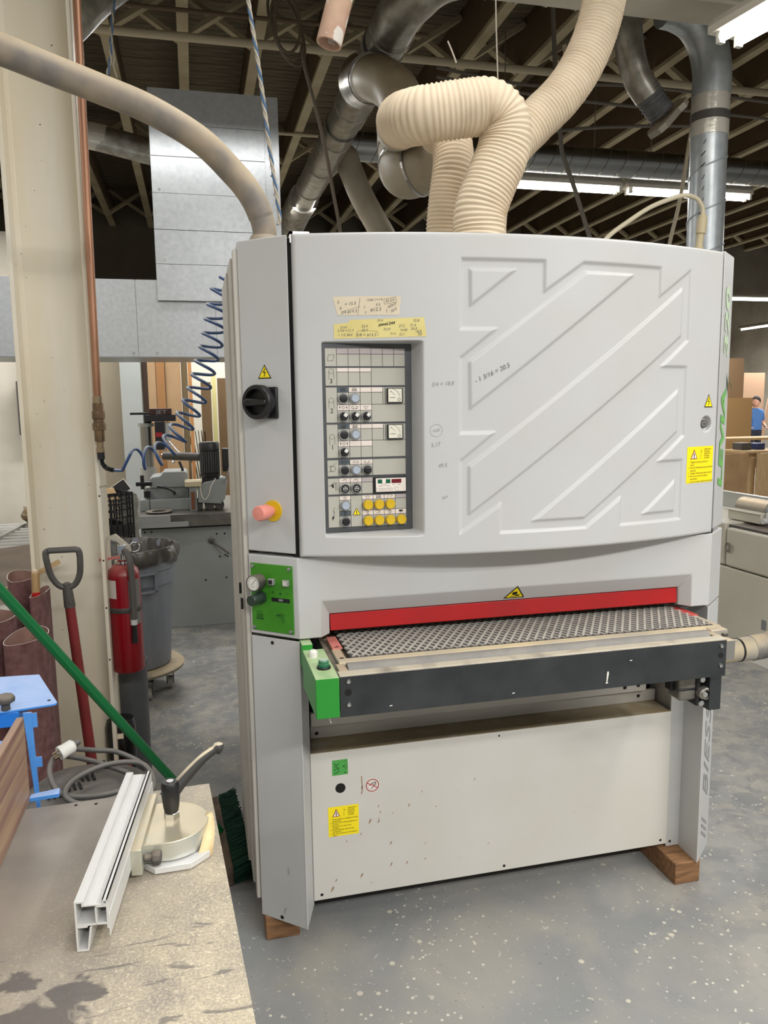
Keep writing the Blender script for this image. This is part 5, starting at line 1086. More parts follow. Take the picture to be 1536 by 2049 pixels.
B().lathe([(er+.002, .788), (er+.003, .79), (er+.003, .806), (er+.002, .808)], (ex, ey, 0), 32, caps=False).box(ex-.052, ex-.03, ey, ey+.03, .78, .82).build('strap', darkgrey, fe, smooth=40)
# things standing behind and below the extinguisher
gb_ = thing('grey_bin', 'tall slim grey bin on the floor directly below the fire extinguisher', 'bin', (-.14, 1.18, 0))
B().lathe([(.058, 0), (.066, .02), (.070, .50), (.073, .51), (.073, .53), (.066, .53), (.062, .04), (.0001, .04)], (-.135, 1.22, 0), 30, caps=False).build('body', mat('slate_plastic', (78, 80, 82), .55, c2=(92, 94, 96), scale=8), gb_, smooth=50)
bk = thing('black_canister', 'glossy black plastic canister in front of the slim grey bin', 'canister', (-.16, 1.06, 0))
B().lathe([(.050, 0), (.056, .012), (.058, .32), (.050, .35), (.02, .36), (.0001, .36)], (-.165, 1.045, 0), 28, caps=False).build('body', mat('glossy_black', (14, 14, 15), .25), bk, smooth=50)
B().box(-.185, -.15, .985, .989, .29, .31).build('paper_label', tape, bk)
rbm = mat('coral_bristle', (186, 84, 74), .8)
rb_ = thing('upturned_brush', 'small brush with coral red bristles at the foot of the cream column', 'brush', (-.155, .9, 0))
B().box(-.18, -.13, .885, .915, .12, .15).box(-.163, -.147, .892, .908, 0, .12).build('handle', wood, rb_)
T = B()
for i in range(260): a = random.uniform(-.026, .026); c_ = random.uniform(-.012, .012); T.bar((-.155+a, .9+c_, .148), (-.155+a*1.5+random.uniform(-.003, .003), .9+c_*1.5, .232+random.uniform(-.008, .006)), .002, .002)
stuff(T.build('bristles', rbm, rb_))
# trash can on a dolly
tcx, tcy = -.215, 2.33
tc_ = thing('trash_can', 'large grey round trash can lined with a black bag standing on a wheeled dolly', 'trash can', (tcx, tcy, .16))
B().lathe([(.195, .165), (.20, .17), (.235, .62), (.243, .625), (.243, .70), (.25, .705), (.252, .79), (.262, .795), (.262, .815), (.248, .82), (.24, .80), (.225, .60), (.19, .18), (.0001, .18)], (tcx, tcy, 0), 48, caps=False).build('can_body', greybin, tc_, smooth=50)
for a in (-1.15, 2.0):
    dx_, dyy = math.cos(a), math.sin(a); c = Vector((tcx+dx_*.243, tcy+dyy*.243, .60)); tg = Vector((-dyy, dx_, 0)); nr = Vector((dx_, dyy, 0))
    B().obox(c-tg*.055, tg*.11, nr*.028, (0, 0, .012)).obox(c-tg*.055, tg*.012, nr*.028, (0, 0, .10)).obox(c+tg*.043, tg*.012, nr*.028, (0, 0, .10)).obox(c-tg*.055+Vector((0, 0, .095)), tg*.11, nr*.028, (0, 0, .012)).build('handle', greybin, tc_)
P_ = [((.256+.012*math.sin(a*9)+.006*math.sin(a*23)), .80+.012*math.sin(a*7+1)) for a in [0]]
b_ = B(); n_ = 96; prof = []
for r_, z_ in ((.262, .74), (.272, .765), (.270, .80), (.262, .822), (.246, .822), (.232, .79), (.21, .68), (.18, .56)):
    prof.append([(tcx+(r_+(.006*math.sin(9*a+z_*40)+.005*math.sin(21*a+2))*(1 if z_ != .822 else .3))*math.cos(a), tcy+(r_+(.006*math.sin(9*a+z_*40)+.005*math.sin(21*a+2))*(1 if z_ != .822 else .3))*math.sin(a), z_+.008*math.sin(6*a)*(1 if z_ < .77 else 0)) for a in [2*PI*i/n_ for i in range(n_)]])
b_.add([p for r_ in prof for p in r_], [(i*n_+k, i*n_+(k+1) % n_, (i+1)*n_+(k+1) % n_, (i+1)*n_+k) for i in range(len(prof)-1) for k in range(n_)])
b_.build('bag_liner', mat('bin_bag', (58, 56, 54), .3, c2=(96, 92, 86), scale=14, bump=.6, bscale=20), tc_, smooth=60)
dl = thing('dolly', 'round wheeled dolly carrying the grey trash can', 'dolly', (tcx, tcy, 0))
B().lathe([(.20, .12), (.225, .125), (.268, .135), (.272, .15), (.262, .16), (.20, .158), (.0001, .158)], (tcx, tcy, 0), 40, caps=False).build('deck', mat('dusty_dolly', (128, 120, 106), .7, dust=(186, 170, 140)), dl, smooth=50)
for a in (-1.1, -.05, 1.1, 2.3, 3.6, 4.3):
    px_, py_ = tcx+.19*math.cos(a), tcy+.19*math.sin(a)
    k_ = B().cyl((px_-.012, py_, .035), (px_+.012, py_, .035), .035, n=20).build('wheel', mat('pale_wheel', (150, 148, 140), .5), dl, smooth=40)
    B().box(px_-.02, px_-.015, py_-.02, py_+.02, .03, .122).box(px_+.015, px_+.02, py_-.02, py_+.02, .03, .122).box(px_-.02, px_+.02, py_-.02, py_+.02, .10, .122).build('fork', darkgrey, k_)
# milk crates
def crate(name, label, x, y, z, w_=.28, h=.235):
    t = thing(name, label, 'crate', (x, y, z)); m = mat('black_crate', (30, 30, 32), .5)
    rot = Matrix.Rotation(.55, 3, 'Z'); b = B()
    def bx_(x0, x1, y0, y1, z0, z1):
        o0 = Vector((x, y, 0)); b.obox(o0+rot@Vector((x0, y0, z+z0)), rot@Vector((x1-x0, 0, 0)), rot@Vector((0, y1-y0, 0)), (0, 0, z1-z0))
    hw = w_/2
    for s in (-1, 1):
        for z0, z1 in ((0, .045), (.085, .093), (.13, .138), (.165, .173), (.19, .198), (.215, .235)):
            bx_(-hw, hw, s*hw-.004, s*hw+.004, z0, z1); bx_(s*hw-.004, s*hw+.004, -hw, hw, z0, z1)
        for i in range(9):
            a = -hw+i*w_/8; bx_(a-.004, a+.004, s*hw-.004, s*hw+.004, 0, h); bx_(s*hw-.004, s*hw+.004, a-.004, a+.004, 0, h)
    bx_(-hw, hw, -hw, hw, 0, .008)
    b.build('crate_lattice', m, t)
    return t
crate('milk_crate', 'black milk crate holding a piece of board and dark frames, upper of two', -.40, 2.80, .835)
crate('milk_crate', 'black milk crate under the other one, lower of the stack behind the extinguisher', -.40, 2.80, .60)
st_ = thing('small_cart', 'dark low cart carrying the stack of black crates', 'cart', (-.4, 2.8, 0))
B().box(-.62, -.22, 2.60, 3.02, .56, .598).build('shelf', darkgrey, st_)
for x in (-.60, -.24):
    for y in (2.62, 3.0): B().box(x-.015, x+.015, y-.015, y+.015, 0, .56).build('leg', darkgrey, st_)
o = B().prism([(0, 0), (.13, .012), (.105, .10), (-.01, .085)], (-.40, 2.68, 1.02), (.95, .2, 0), (-.1, .5, .75), (0, .008, .004)).build('board_offcut', ply, base=(-.36, 2.7, 1.03)); props(o, 'pale square board offcut lying tilted on the upper black crate', 'board')
for p_, lab in (((-.43, 2.90, 1.06), 'dark picture frame leaning at the left of the crate'), ((-.29, 2.93, 1.055), 'dark framed panel propped diagonally behind the crate')):
    o = thing('picture', lab, 'picture', p_); q = Vector(p_); r0 = .0 if p_[0] < -.4 else .6; u_ = Vector((math.cos(r0), 0, math.sin(r0))); v_ = Vector((-math.sin(r0), .15, math.cos(r0)))
    B().obox(q-u_*.06-v_*.02, u_*.12, v_*.07, (0, .012, 0)).build('dark_panel', black, o); B().obox(q-u_*.064-v_*.024+Vector((0, .002, 0)), u_*.128, v_*.078, (0, .008, 0)).build('pale_edge', stick_w, o)
b_ = B(); n_ = 10; pts = []
for j in range(9):
    for i in range(6): pts.append((-.275+i*.018+.006*math.sin(j*2+i), 2.74+.12*i/5+.01*math.sin(i*3+j), 1.05-.30*j/8+.005*math.sin(i*2.1+j)))
b_.add(pts, [(j*6+i, j*6+i+1, (j+1)*6+i+1, (j+1)*6+i) for j in range(8) for i in range(5)])
o = b_.build('plastic_sheet', mat('milky_plastic', (150, 150, 142), .3, c2=(120, 120, 112), scale=20, bump=.6, bscale=25), base=(-.24, 2.8, .9), smooth=60); props(o, 'crumpled milky plastic sheet hanging over the corner of the black crates', 'sheet')

# sanding belts standing on end
def belt_loop(label, cx_, cy_, rx, ry, h, rot, lean=0):
    n = 60; t = thing('sanding_belt', label, 'sanding belt', (cx_, cy_, 0), 'sanding belts standing on the floor'); ps = []
    for i in range(n):
        a = 2*PI*i/n; r = abs(math.cos(a))**.8*math.copysign(1, math.cos(a)); u, v = rx*r, ry*math.sin(a)*(1-.25*math.cos(a)*1.2); ps.append(Vector((cx_+u*math.cos(rot)-v*math.sin(rot), cy_+u*math.sin(rot)+v*math.cos(rot), 0)))
    def wall(off, nm, m):
        b = B(); c = Vector((cx_, cy_, 0)); qs = [p+(c-p).normalized()*off for p in ps]
        b.add([(p.x, p.y, 0) for p in qs]+[(p.x+lean, p.y, h) for p in qs], [(i, (i+1) % n, n+(i+1) % n, n+i) for i in range(n)]); return b.build(nm, m, t, smooth=60)
    wall(0, 'grit_face', sandb); wall(.002, 'backing_face', sandk)
    B().add([(p.x+lean, p.y, h) for p in ps]+[(q.x+lean, q.y, h) for q in [p+(Vector((cx_, cy_, 0))-p).normalized()*.002 for p in ps]], [(i, (i+1) % n, n+(i+1) % n, n+i) for i in range(n)]).build('cut_edge', stick_w, t)
belt_loop('brown sanding belt loop standing nearest the blue plate', -.342, .42, .055, .10, .885, -.12)
belt_loop('brown sanding belt loop at the far left edge of the picture', -.46, .50, .07, .10, .93, .3)
belt_loop('purple brown sanding belt loop, second from the cream column', -.42, .76, .045, .10, 1.0, .2)
belt_loop('narrow brown sanding belt loop tucked behind the nearest one', -.338, .63, .018, .085, .97, -.1)
o = B().tube([(-.375, .62, .30), (-.345, .60, 1.035), (-.3447, .60, 1.045), (-.3445, .60, 1.05)], [.0125, .0125, .010, .004], 14).build('wooden_stick', mat('worn_stick', (176, 146, 100), .6, c2=(130, 100, 60), scale=14, stretch=(3, 3, .4), dust=(206, 190, 160)), base=(-.35, .6, .6), smooth=60); props(o, 'worn wooden broomstick end with a red band among the sanding belts', 'stick')
o['kind'] = 'thing'; del o['kind']
B().cyl((-.3475, .602, .975), (-.3487, .602, .953), .0130, n=14).build('red_band', red, o)
o = B().bar((-.62, .95, .86), (-.335, .98, 1.0), .022, .016).build('wood_batten', ply, base=(-.5, .95, .9)); props(o, 'pale slanted wooden batten behind the broomstick', 'batten')
# roller conveyor with draped sheet, bag and box
rc = thing('roller_conveyor', 'grey roller conveyor behind the cream column at the left edge', 'conveyor', (-.85, 2.6, 0))
rl0 = None
for i in range(16):
    y = 1.75+i*.115
    if rl0 is None: rl0 = B().cyl((-1.35+.0, y, .785), (-.655, y, .785), .03, n=16).build('roller', greym, rc, smooth=40)
    else: o = rl0.copy(); COL.objects.link(o); o.parent = rc; o.location = (0, .115*i, 0)
B().bar((-1.03, 2.0, .795), (-.93, 3.62, .795), .03, .06).build('side_rail', mat('pale_rail', (156, 154, 146), .5), rc); B().bar((-.645, 1.7, .79), (-.645, 3.6, .79), .02, .06).build('side_rail', greym, rc)
for x in (-.66, -.98):
    for y in (1.9, 3.4): B().box(x-.02, x+.02, y-.02, y+.02, 0, .76).build('leg', greym, rc)
b_ = B(); nx_, ny_ = 8, 12; pts = []
for j in range(ny_+1):
    for i in range(nx_+1):
        x = -1.05+.50*i/nx_; y = 1.1+1.15*j/ny_+.18*i/nx_; pts.append((x, y, .842+.005*math.sin(j*2.3+i)+(-.02*(max(0, 3-j))))); 
b_.add(pts, [(j*(nx_+1)+i, j*(nx_+1)+i+1, (j+1)*(nx_+1)+i+1, (j+1)*(nx_+1)+i) for j in range(ny_) for i in range(nx_)])
o = b_.build('brown_sheet', mat('brown_dusty_sheet', (126, 112, 98), .85, c2=(108, 96, 84), scale=5), base=(-.8, 1.6, .8), smooth=60); props(o, 'dusty brown sheet draped over the near end of the roller conveyor', 'sheet')
o = B().ball((-.84, 3.35, .882), .1, 1.1, .7, .62, 8).build('paper_bag', mat('crumpled_bag', (136, 118, 88), .7, c2=(96, 80, 56), scale=14, bump=1, bscale=16), base=(-.84, 3.35, .8), smooth=25); props(o, 'crumpled brown bag lying on the far end of the roller conveyor', 'bag')
for v in o.data.vertices: v.co *= 1+.14*math.sin(v.co.x*60+v.co.z*50)*math.cos(v.co.y*70)
o = B().box(-1.16, -.99, 2.75, 2.95, .818, .95).build('tool_box', mat('slate_box', (92, 98, 100), .5), bev=.004, base=(-1.1, 2.8, .76)); props(o, 'small slate grey box beside the roller conveyor at the left edge', 'box')
o = B().prism([(0, 0), (.07, -.03), (.10, .05), (.04, .06)], (-1.40, 5.985, .78), (1.5, 0, 0), (0, 0, 1.5), (0, .012, 0)).build('card_scrap', card, base=(-1.3, 5.985, .8)); props(o, 'torn cardboard scrap above the crumpled bag left of the column', 'cardboard')
eb = thing('electrical_box', 'dark grey electrical box on the white wall left of the cream column', 'box', (-1.35, 5.95, 1.6))
B().box(-1.43, -1.12, 5.86, 5.995, 1.33, 1.83).build('enclosure', darkgrey, eb, bev=.004); B().cyl((-1.3, 5.93, 1.83), (-1.3, 5.93, 2.6), .02, n=10).build('conduit', darkgrey, eb)

# blue planer-like machine behind the board at the left, with standing board
pbm = thing('blue_bench_tool', 'bright blue metal bench tool with flat top plate and tray at the left edge', 'tool', (-.22, -.4, .86))
B().prism([(-.34, -.275), (-.177, -.287), (-.112, -.468), (-.115, -.476), (-.34, -.515)], (0, 0, .985), (1, 0, 0), (0, 1, 0), (0, 0, .0045)).build('top_plate', blue_p, pbm, bev=.0008)
B().prism([(-.168, .985), (-.153, .985), (-.150, .785), (-.156, .785)], (0, -.50, 0), (1, 0, 0), (0, 0, 1), (0, .004, 0)).build('side_post', blue_p, pbm)
B().box(-.153, -.144, -.499, -.497, .955, .983).box(-.153, -.141, -.499, -.497, .875, .895).parts('weld_tab', blue_p, pbm)
B().box(-.32, -.178, -.488, -.33, .955, .985).build('cross_box', mat('deep_blue_paint', (24, 110, 196), .4), pbm, bev=.002)
B().prism([(-.188, -.50), (-.172, -.54), (-.20, -.72), (-.40, -.80), (-.40, -.50)], (0, 0, .925), (1, 0, 0), (0, 1, 0), (0, 0, .012)).build('tray', blue_p, pbm, bev=.004)
B().bar((-.178, -.505, .938), (-.205, -.74, .938), .010, .022).build('tray_rim', mat('grey_rim', (140, 136, 124), .6), pbm, bev=.003)
B().cyl((-.129, -.455, .9895), (-.129, -.455, .990), .0035, n=12).build('plate_hole', gap, pbm)
k0 = Vector((-.200, -.485, .99))
B().cyl(k0, k0+Vector((0, 0, .014)), .008, n=14).build('knob_stem', darkgrey, pbm)
B().lathe([(.010, .012), (.017, .016), (.018, .024), (.013, .029), (.0001, .03)], k0, 8, caps=False).bar(k0+Vector((0, 0, .021)), k0+Vector((-.04, .004, .021)), .014, .012).build('knob', darkgrey, pbm, smooth=50)
B().box(-.40, -.30, -.70, -.34, .60, .925).build('tool_body', blue_p, pbm)
B().prism([(-.145, -.605), (-.145, -.590), (-.098, -.578), (-.096, -.600)], (0, 0, .858), (1, 0, 0), (0, 1, 0), (0, 0, .008)).build('foot_clip', blue_p, pbm, bev=.001)
o = B().prism([(-.1445, -.600), (-.1565, -.600), (-.165, -1.5), (-.153, -1.5)], (0, 0, .861), (1, 0, 0), (0, 1, 0), (0, 0, .155)).build('standing_board', walnut, bev=.001, base=(-.15, -1.0, .861)); props(o, 'reddish brown varnished board standing on edge along the left side of the saw table', 'board')
# shop blower / vacuum behind the table with coiled cord and plug
vc = thing('shop_vacuum', 'dusty dark grey shop vacuum head just behind the saw table', 'vacuum', (-.11, -.28, 0))
zc = .66
b_ = B(); n_ = 40; rings = []
for rx, ry, z in ((.15, .20, .05), (.155, .205, .10), (.155, .205, .56), (.158, .208, .60), (.150, .20, .625), (.12, .17, .648), (.07, .11, .660), (.001, .001, .663)):
    rings.append([(-.125+rx*math.copysign(abs(math.cos(a))**.7, math.cos(a)), -.17+ry*math.copysign(abs(math.sin(a))**.7, math.sin(a))*.95, z) for a in [2*PI*i/n_ for i in range(n_)]])
b_.add([p for r_ in rings for p in r_], [(i*n_+k, i*n_+(k+1) % n_, (i+1)*n_+(k+1) % n_, (i+1)*n_+k) for i in range(len(rings)-1) for k in range(n_)]+[tuple(range(n_))])
b_.build('drum', mat('dusty_charcoal', (56, 55, 54), .55, c2=(72, 70, 67), scale=12, dust=(96, 91, 85), dustamt=.6), vc, smooth=50)
for cx_, cy_ in ((-.205, -.185), (-.163, -.160), (-.138, -.118), (-.105, -.055)):
    for k in range(3): B().bar((cx_+k*.013, cy_+.018, .662), (cx_+k*.013+.010, cy_-.016, .660), .0055, .012).build('vent_slot', gap, vc)
for a in range(6):
    B().cyl((-.125+.12*math.cos(a), -.17+.15*math.sin(a), 0), (-.125+.12*math.cos(a), -.17+.15*math.sin(a), .06), .02, n=10).build('foot', black, vc) if a in (0, 2, 3, 5) else None
pcw = thing('extension_lead', 'coiled dark grey power cord with a round white plug on the shop vacuum', 'cord', (-.12, -.25, .67))
zz = .672; gc = mat('dark_cord', (78, 76, 72), .55, dust=(110, 106, 100), dustamt=.6)
B().tube(spline([(x-.01, y+.115, z) for x, y, z in [(-.150, -.185, .722), (-.10, -.16, .70), (-.05, -.15, .685), (.01, -.20, zz), (.03, -.27, zz), (-.01, -.33, zz), (-.08, -.35, zz), (-.15, -.34, .68), (-.185, -.28, .70), (-.19, -.21, .71), (-.17, -.175, .70), (-.12, -.185, .69), (-.06, -.22, .68), (.0, -.29, .678), (-.02, -.37, .676), (-.09, -.40, .678), (-.14, -.36, .685), (-.13, -.29, .69), (-.06, -.24, .695), (.02, -.25, .69), (.05, -.33, .672), (.02, -.40, .67)]], 8), .0065, 10).build('cord', gc, pcw, smooth=60)
p0, pd = Vector((-.178, -.10, .728)), Vector((-.75, -.55, -.22)).normalized()
p1 = p0-pd*.028
B().tube([p1-pd*.02, p1], [.006, .011], 14).build('strain_boot', gc, pcw)
pg = B().lathe([(.012, -.005), (.0165, 0), (.0165, .022), (.0175, .024), (.0175, .034), (.0001, .034)], p1, 28, pd, caps=False).build('plug', white, pcw, smooth=40)
pu = pd.orthogonal().normalized(); pv = pd.cross(pu)
for u, v in ((.006, 0), (-.006, .004), (-.002, -.007)): B().obox(p1+pd*.034+pu*u+pv*v, pd*.016, pu*.002, pv*.0055).build('prong', mat('brass', (186, 160, 104), .3, .9), pg)

# ============================================================ BACKGROUND LEFT: SHAPER, FEEDER, DRILL PRESS
shp = thing('shaper_table', 'big grey cast iron shaper table and cabinet behind the extinguisher', 'machine', (.1, 4.0, 0))
B().box(-.305, .95, 3.49, 4.6, .735, .825).build('table', castm, shp, bev=.004)
B().box(-.30, -.02, 3.483, 3.49, .775, .822).box(-.30, .10, 3.484, 3.49, .738, .775).build('edge_plate', mat('pale_grey_plate', (150, 152, 150), .5), shp)
B().box(-.225, .95, 3.55, 4.5, 0, .72).build('cabinet', mat('cabinet_grey', (148, 152, 150), .5, c2=(140, 143, 140), scale=3), shp, bev=.003)
b_ = B()
for x, z in ((-.20, .70), (-.155, .70), (.29, .665), (.345, .665), (.305, .50), (.345, .51), (.36, .50), (.20, .335), (.345, .345)): b_.cyl((x, 3.549, z), (x, 3.547, z), .0065, n=10)
stuff(b_.build('bolt_hole', gap, shp))
B().tube([(.25, 3.54, .62), (.37, 3.48, .53)], .008, 8).ball((.25, 3.54, .62), .022, n=6).build('hand_lever', darkgrey, shp)
B().tube([(-.30, 3.47, .76), (-.23, 3.44, .80)], .006, 6).build('spanner', darkgrey, shp)
shf = thing('shaper_fence', 'pale grey shaper fence housing with hood standing on the grey table', 'fence', (-.05, 3.9, .825))
B().box(-.20, .11, 3.82, 4.14, .826, .99).build('housing', greym, shf, bev=.008)
B().prism([(-.165, .985), (-.165, 1.05), (-.145, 1.065), (-.09, 1.07), (-.065, 1.10), (.085, 1.10), (.105, 1.085), (.11, .985)], (0, 3.80, 0), (1, 0, 0), (0, 0, 1), (0, .34, 0)).build('hood', mat('pale_grey_hood', (150, 154, 152), .45), shf, bev=.006)
B().box(-.235, -.17, 3.74, 3.86, .826, .905).box(-.165, .12, 3.73, 3.80, .826, .905).build('cheek', mat('pale_grey_hood', (150, 154, 152), .45), shf, bev=.003)
B().box(.115, .165, 3.62, 4.0, .826, 1.0).build('fence_face', greym, shf, bev=.002)
B().box(.125, .150, 3.612, 3.622, .84, .965).build('wood_facing', mat('dark_wood_face', (120, 74, 48), .6), shf)
B().cyl((-.26, 3.80, 1.02), (-.15, 3.80, 1.02), .018, n=12).cyl((-.215, 3.80, .98), (-.215, 3.80, 1.08), .014, n=10).box(-.205, -.165, 3.77, 3.83, .92, .965).build('clamp', black, shf)
B().tube(spline([(-.11, 3.76, 1.0), (-.05, 3.74, .99), (.0, 3.72, .965), (.01, 3.72, .94)], 5), .010, 8).build('lock_lever', black, shf)
pdm = thing('drill_press', 'drill press with polished column and dark head behind the grey hood', 'drill press', (-.2, 4.35, .826))
B().cyl((-.20, 4.35, .826), (-.20, 4.35, 1.44), .046, n=24).build('column', mat('polished_column', (150, 148, 142), .25, .9), pdm, smooth=40)
B().cyl((-.20, 4.35, 1.42), (-.20, 4.35, 1.445), .060, n=24).cyl((-.20, 4.35, .98), (-.20, 4.35, 1.10), .062, n=24).build('collar', mat('pale_collar', (168, 168, 160), .5), pdm, smooth=40)
B().box(-.31, -.16, 4.27, 4.43, 1.512, 1.53).box(-.20, .03, 4.25, 4.45, 1.46, 1.51).cyl((-.185, 4.35, 1.44), (-.185, 4.35, 1.51), .03, n=12).build('belt_guard', black, pdm, bev=.003)
B().box(-.165, .0, 4.26, 4.44, 1.51, 1.558).build('head_cover', mat('dark_red_cover', (60, 18, 18), .4), pdm, bev=.004)
T = B(); put_text(T, 'JET', .045, lambda p, q: Vector((-.075+p, 4.258, 1.53+q)), sx=1.3); T.build('lettering', mat('grey_print', (150, 150, 150), .6), pdm)
B().box(-.13, -.055, 4.22, 4.32, 1.24, 1.46).build('head', black, pdm, bev=.006); B().box(-.125, -.075, 4.212, 4.222, 1.34, 1.375).build('red_switch', red, pdm)
B().box(-.055, -.01, 4.27, 4.33, 1.31, 1.45).build('quill_casting', white, pdm, bev=.006)
for a, l in ((-.9, .13), (-1.4, .17), (-2.0, .12)): p = Vector((-.03, 4.22, 1.31)); q = p+Vector((math.cos(a), 0, math.sin(a)))*l; B().cyl(p, q, .006, n=8).ball(q, .013, n=5).build('feed_handle', chrome, pdm)
pf_ = thing('power_feeder', 'black finned motor power feeder on a round arm above the grey table', 'feeder', (.27, 3.8, .826))
B().cyl((-.06, 3.85, 1.215), (.20, 3.75, 1.205), .030, n=18).build('arm', mat('grimy_arm', (70, 66, 60), .5), pf_, smooth=40)
B().tube(spline([(.05, 3.84, 1.17), (.07, 3.84, 1.10), (.03, 3.84, 1.06), (-.02, 3.84, 1.08)], 6), .010, 8).build('support_arm', black, pf_)
B().lathe([(.068, 1.06), (.072, 1.075), (.072, 1.09), (.062, 1.095), (.062, 1.25), (.072, 1.255), (.073, 1.30), (.066, 1.315), (.0001, 1.318)], (.266, 3.7, 0), 30, caps=False).build('motor', black, pf_, smooth=40)
for i in range(26): a = 2*PI*i/26; c = Vector((.266, 3.7, 1.095)); u = Vector((math.cos(a), math.sin(a), 0)); tg = Vector((-u.y, u.x, 0)); B().obox(c+u*.058-tg*.002, u*.013, tg*.004, (0, 0, .155)).build('cooling_fin', mat('motor_grey', (84, 84, 84), .45), pf_)
B().box(.355, .42, 3.66, 3.78, 1.10, 1.265).build('gearbox', black, pf_, bev=.006)
B().box(.205, .325, 3.64, 3.76, 1.02, 1.06).build('motor_foot', black, pf_)
B().prism([(.172, .885), (.335, .87), (.345, .90), (.36, .90), (.385, 1.04), (.35, 1.055), (.22, 1.03), (.172, 1.0)], (0, 3.62, 0), (1, 0, 0), (0, 0, 1), (0, .28, 0)).build('feeder_body', mat('pale_grey_hood', (150, 154, 152), .45), pf_, bev=.006)
B().box(.085, .20, 3.60, 3.80, 1.005, 1.04).build('beige_cap', mat('beige_cap', (206, 192, 160), .6), pf_)
B().tube([(.36, 3.60, 1.02), (.41, 3.58, 1.17)], .006, 8).build('handle', steel, pf_)
B().tube(spline([(.19, 3.61, 1.0), (.20, 3.60, .93), (.225, 3.60, .91), (.25, 3.60, .95), (.265, 3.60, 1.0), (.30, 3.6, 1.06)], 6), .003, 6).build('cable', stick_w, pf_)
for x in (.17, .25, .32): B().cyl((x, 3.64, .862), (x, 3.84, .862), .035, n=16).build('feed_wheel', darkgrey, pf_)
o = B().lathe([(.05, 0), (.085, 0), (.092, .012), (.085, .016), (.05, .012), (.05, 0)], (-.10, 3.62, .826), 32, caps=False).build('ring_guard', darkgrey, base=(-.1, 3.62, .826), smooth=40); props(o, 'flat dark steel ring lying on the front of the grey table', 'ring')
# partition post and boards behind
o = B().box(-.50, -.31, 5.82, 5.95, 0, 2.72).build('steel_post', mat('grey_post', (168, 172, 168), .5, c2=(156, 160, 156), scale=2), bev=.004, base=(-.4, 5.9, 0)); props(o, 'pale grey square post behind the drill press', 'post')
for i, (x0, x1, y, h, m, lab) in enumerate(((-.295, -.255, 5.9, 2.6, mat('dark_board', (62, 44, 30), .7), 'narrow dark board standing right beside the grey post'), (-.25, -.175, 5.88, 2.7, card, 'tall tan board strip between the dark board and the brown plank'), (-.17, -.09, 5.87, 2.7, mat('brown_plank', (150, 106, 62), .7), 'tall brown plank behind the drill press head'), (-.085, .06, 5.9, 2.7, card, 'wide tan cardboard sheet standing behind the coiled hose'), (.065, .125, 5.92, 2.7, mat('olive_board', (110, 94, 66), .8), 'olive board at the right of the tan sheet'), (.13, .165, 5.8, 2.6, mat('orange_plank', (172, 122, 72), .7), 'orange brown plank at the opening edge'))):
    o = B().box(x0, x1, y, y+.02, 0, h).build('stacked_board', m, base=((x0+x1)/2, y, 0)); props(o, lab, 'board')
for i, (x0, x1, z1) in enumerate(((-.10, .05, 1.28), (-.06, .10, 1.08))):
    o = B().box(x0, x1, 5.74-i*.1, 5.76-i*.1, .8-.8, z1).build('cardboard_panel', card, base=(x0, 5.7, 0)); props(o, ('cardboard panel with pale frame edge leaning behind the feeder arm', 'lower cardboard panel in front of the others behind the feeder')[i], 'cardboard')
for i in range(7):
    x = .17+i*.012; o = B().prism([(x, 0), (x+.008, 0), (x+.008-.0*i, 1.3), (x, 1.3)], (0, 7.0, 0), (1, 0, 0), (0, 0, 1), (0, .5, 0)).build('plywood_strip', mat('dark_panel_edge', (70, 56, 40), .8), base=(x, 7, 0))
    for v in o.data.vertices: v.co.x -= (v.co.z)*(.05+.018*(6-i))-.10
    props(o, ('first', 'second', 'third', 'fourth', 'fifth', 'sixth', 'seventh')[i]+' from the left of the thin dark panels leaning in the bright opening', 'panel', 'leaning panels seen through the opening')
for x0, x1, y, z1, lab, m in ((.27, .40, 8.5, 1.9, 'tan panel standing in the bright opening, left one', card), (.42, .48, 8.9, 2.0, 'pale yellow panel standing between two tan ones', mat('pale_yellow', (222, 214, 150), .7)), (.485, .62, 8.5, 1.95, 'tan panel standing in the bright opening, right one', card)):
    o = B().box(x0, x1, y, y+.03, 0, z1).build('wood_sheet', m, base=(x0, y, 0)); props(o, lab, 'panel')
for i in range(6):
    o = B().box(.30+.02*i, .318+.02*i, 5.5, 6.6, .0, .62+.01*i).build('lumber_strip', mdf, base=(.3+.02*i, 6, 0)); props(o, ('first', 'second', 'third', 'fourth', 'fifth', 'sixth')[i]+' from the left of the light lumber strips behind the feeder gearbox', 'lumber', 'lumber strips behind the power feeder')
struct(B().box(-.2, 3.2, 9.6, 9.7, 0, 4.0).build('wall_inner', mat('bright_back_wall', (226, 222, 206), .8)))

# ============================================================ BACKGROUND RIGHT
eb2 = thing('edge_bander', 'long beige enclosed machine standing behind the right end of the sander', 'machine', (3.7, 2.5, 0))
beige = mat('beige_machine', (196, 192, 178), .5, c2=(182, 175, 158), scale=2)
B().box(3.372, 4.0, 1.2, 4.6, .08, .525).build('lower_panel', beige, eb2, bev=.006)
B().box(3.37, 4.0, 1.2, 2.10, .532, .775).build('upper_panel', beige, eb2, bev=.014)
B().box(3.375, 4.0, 2.115, 4.6, .532, .80).build('end_panel', beige, eb2, bev=.01)
B().box(3.36, 3.40, 1.60, 1.86, 0, .08).build('foot', white, eb2)
cr_ = B()
for r in (.030, .024, .018): cr_.tube([(3.355, 2.06+r*.8*math.cos(a), .655+r*math.sin(a)) for a in [2*PI*i/24 for i in range(24)]], .003, 6, closed=True)
cr_.build('cable_coil', mat('grey_cable', (120, 114, 104), .5), eb2)
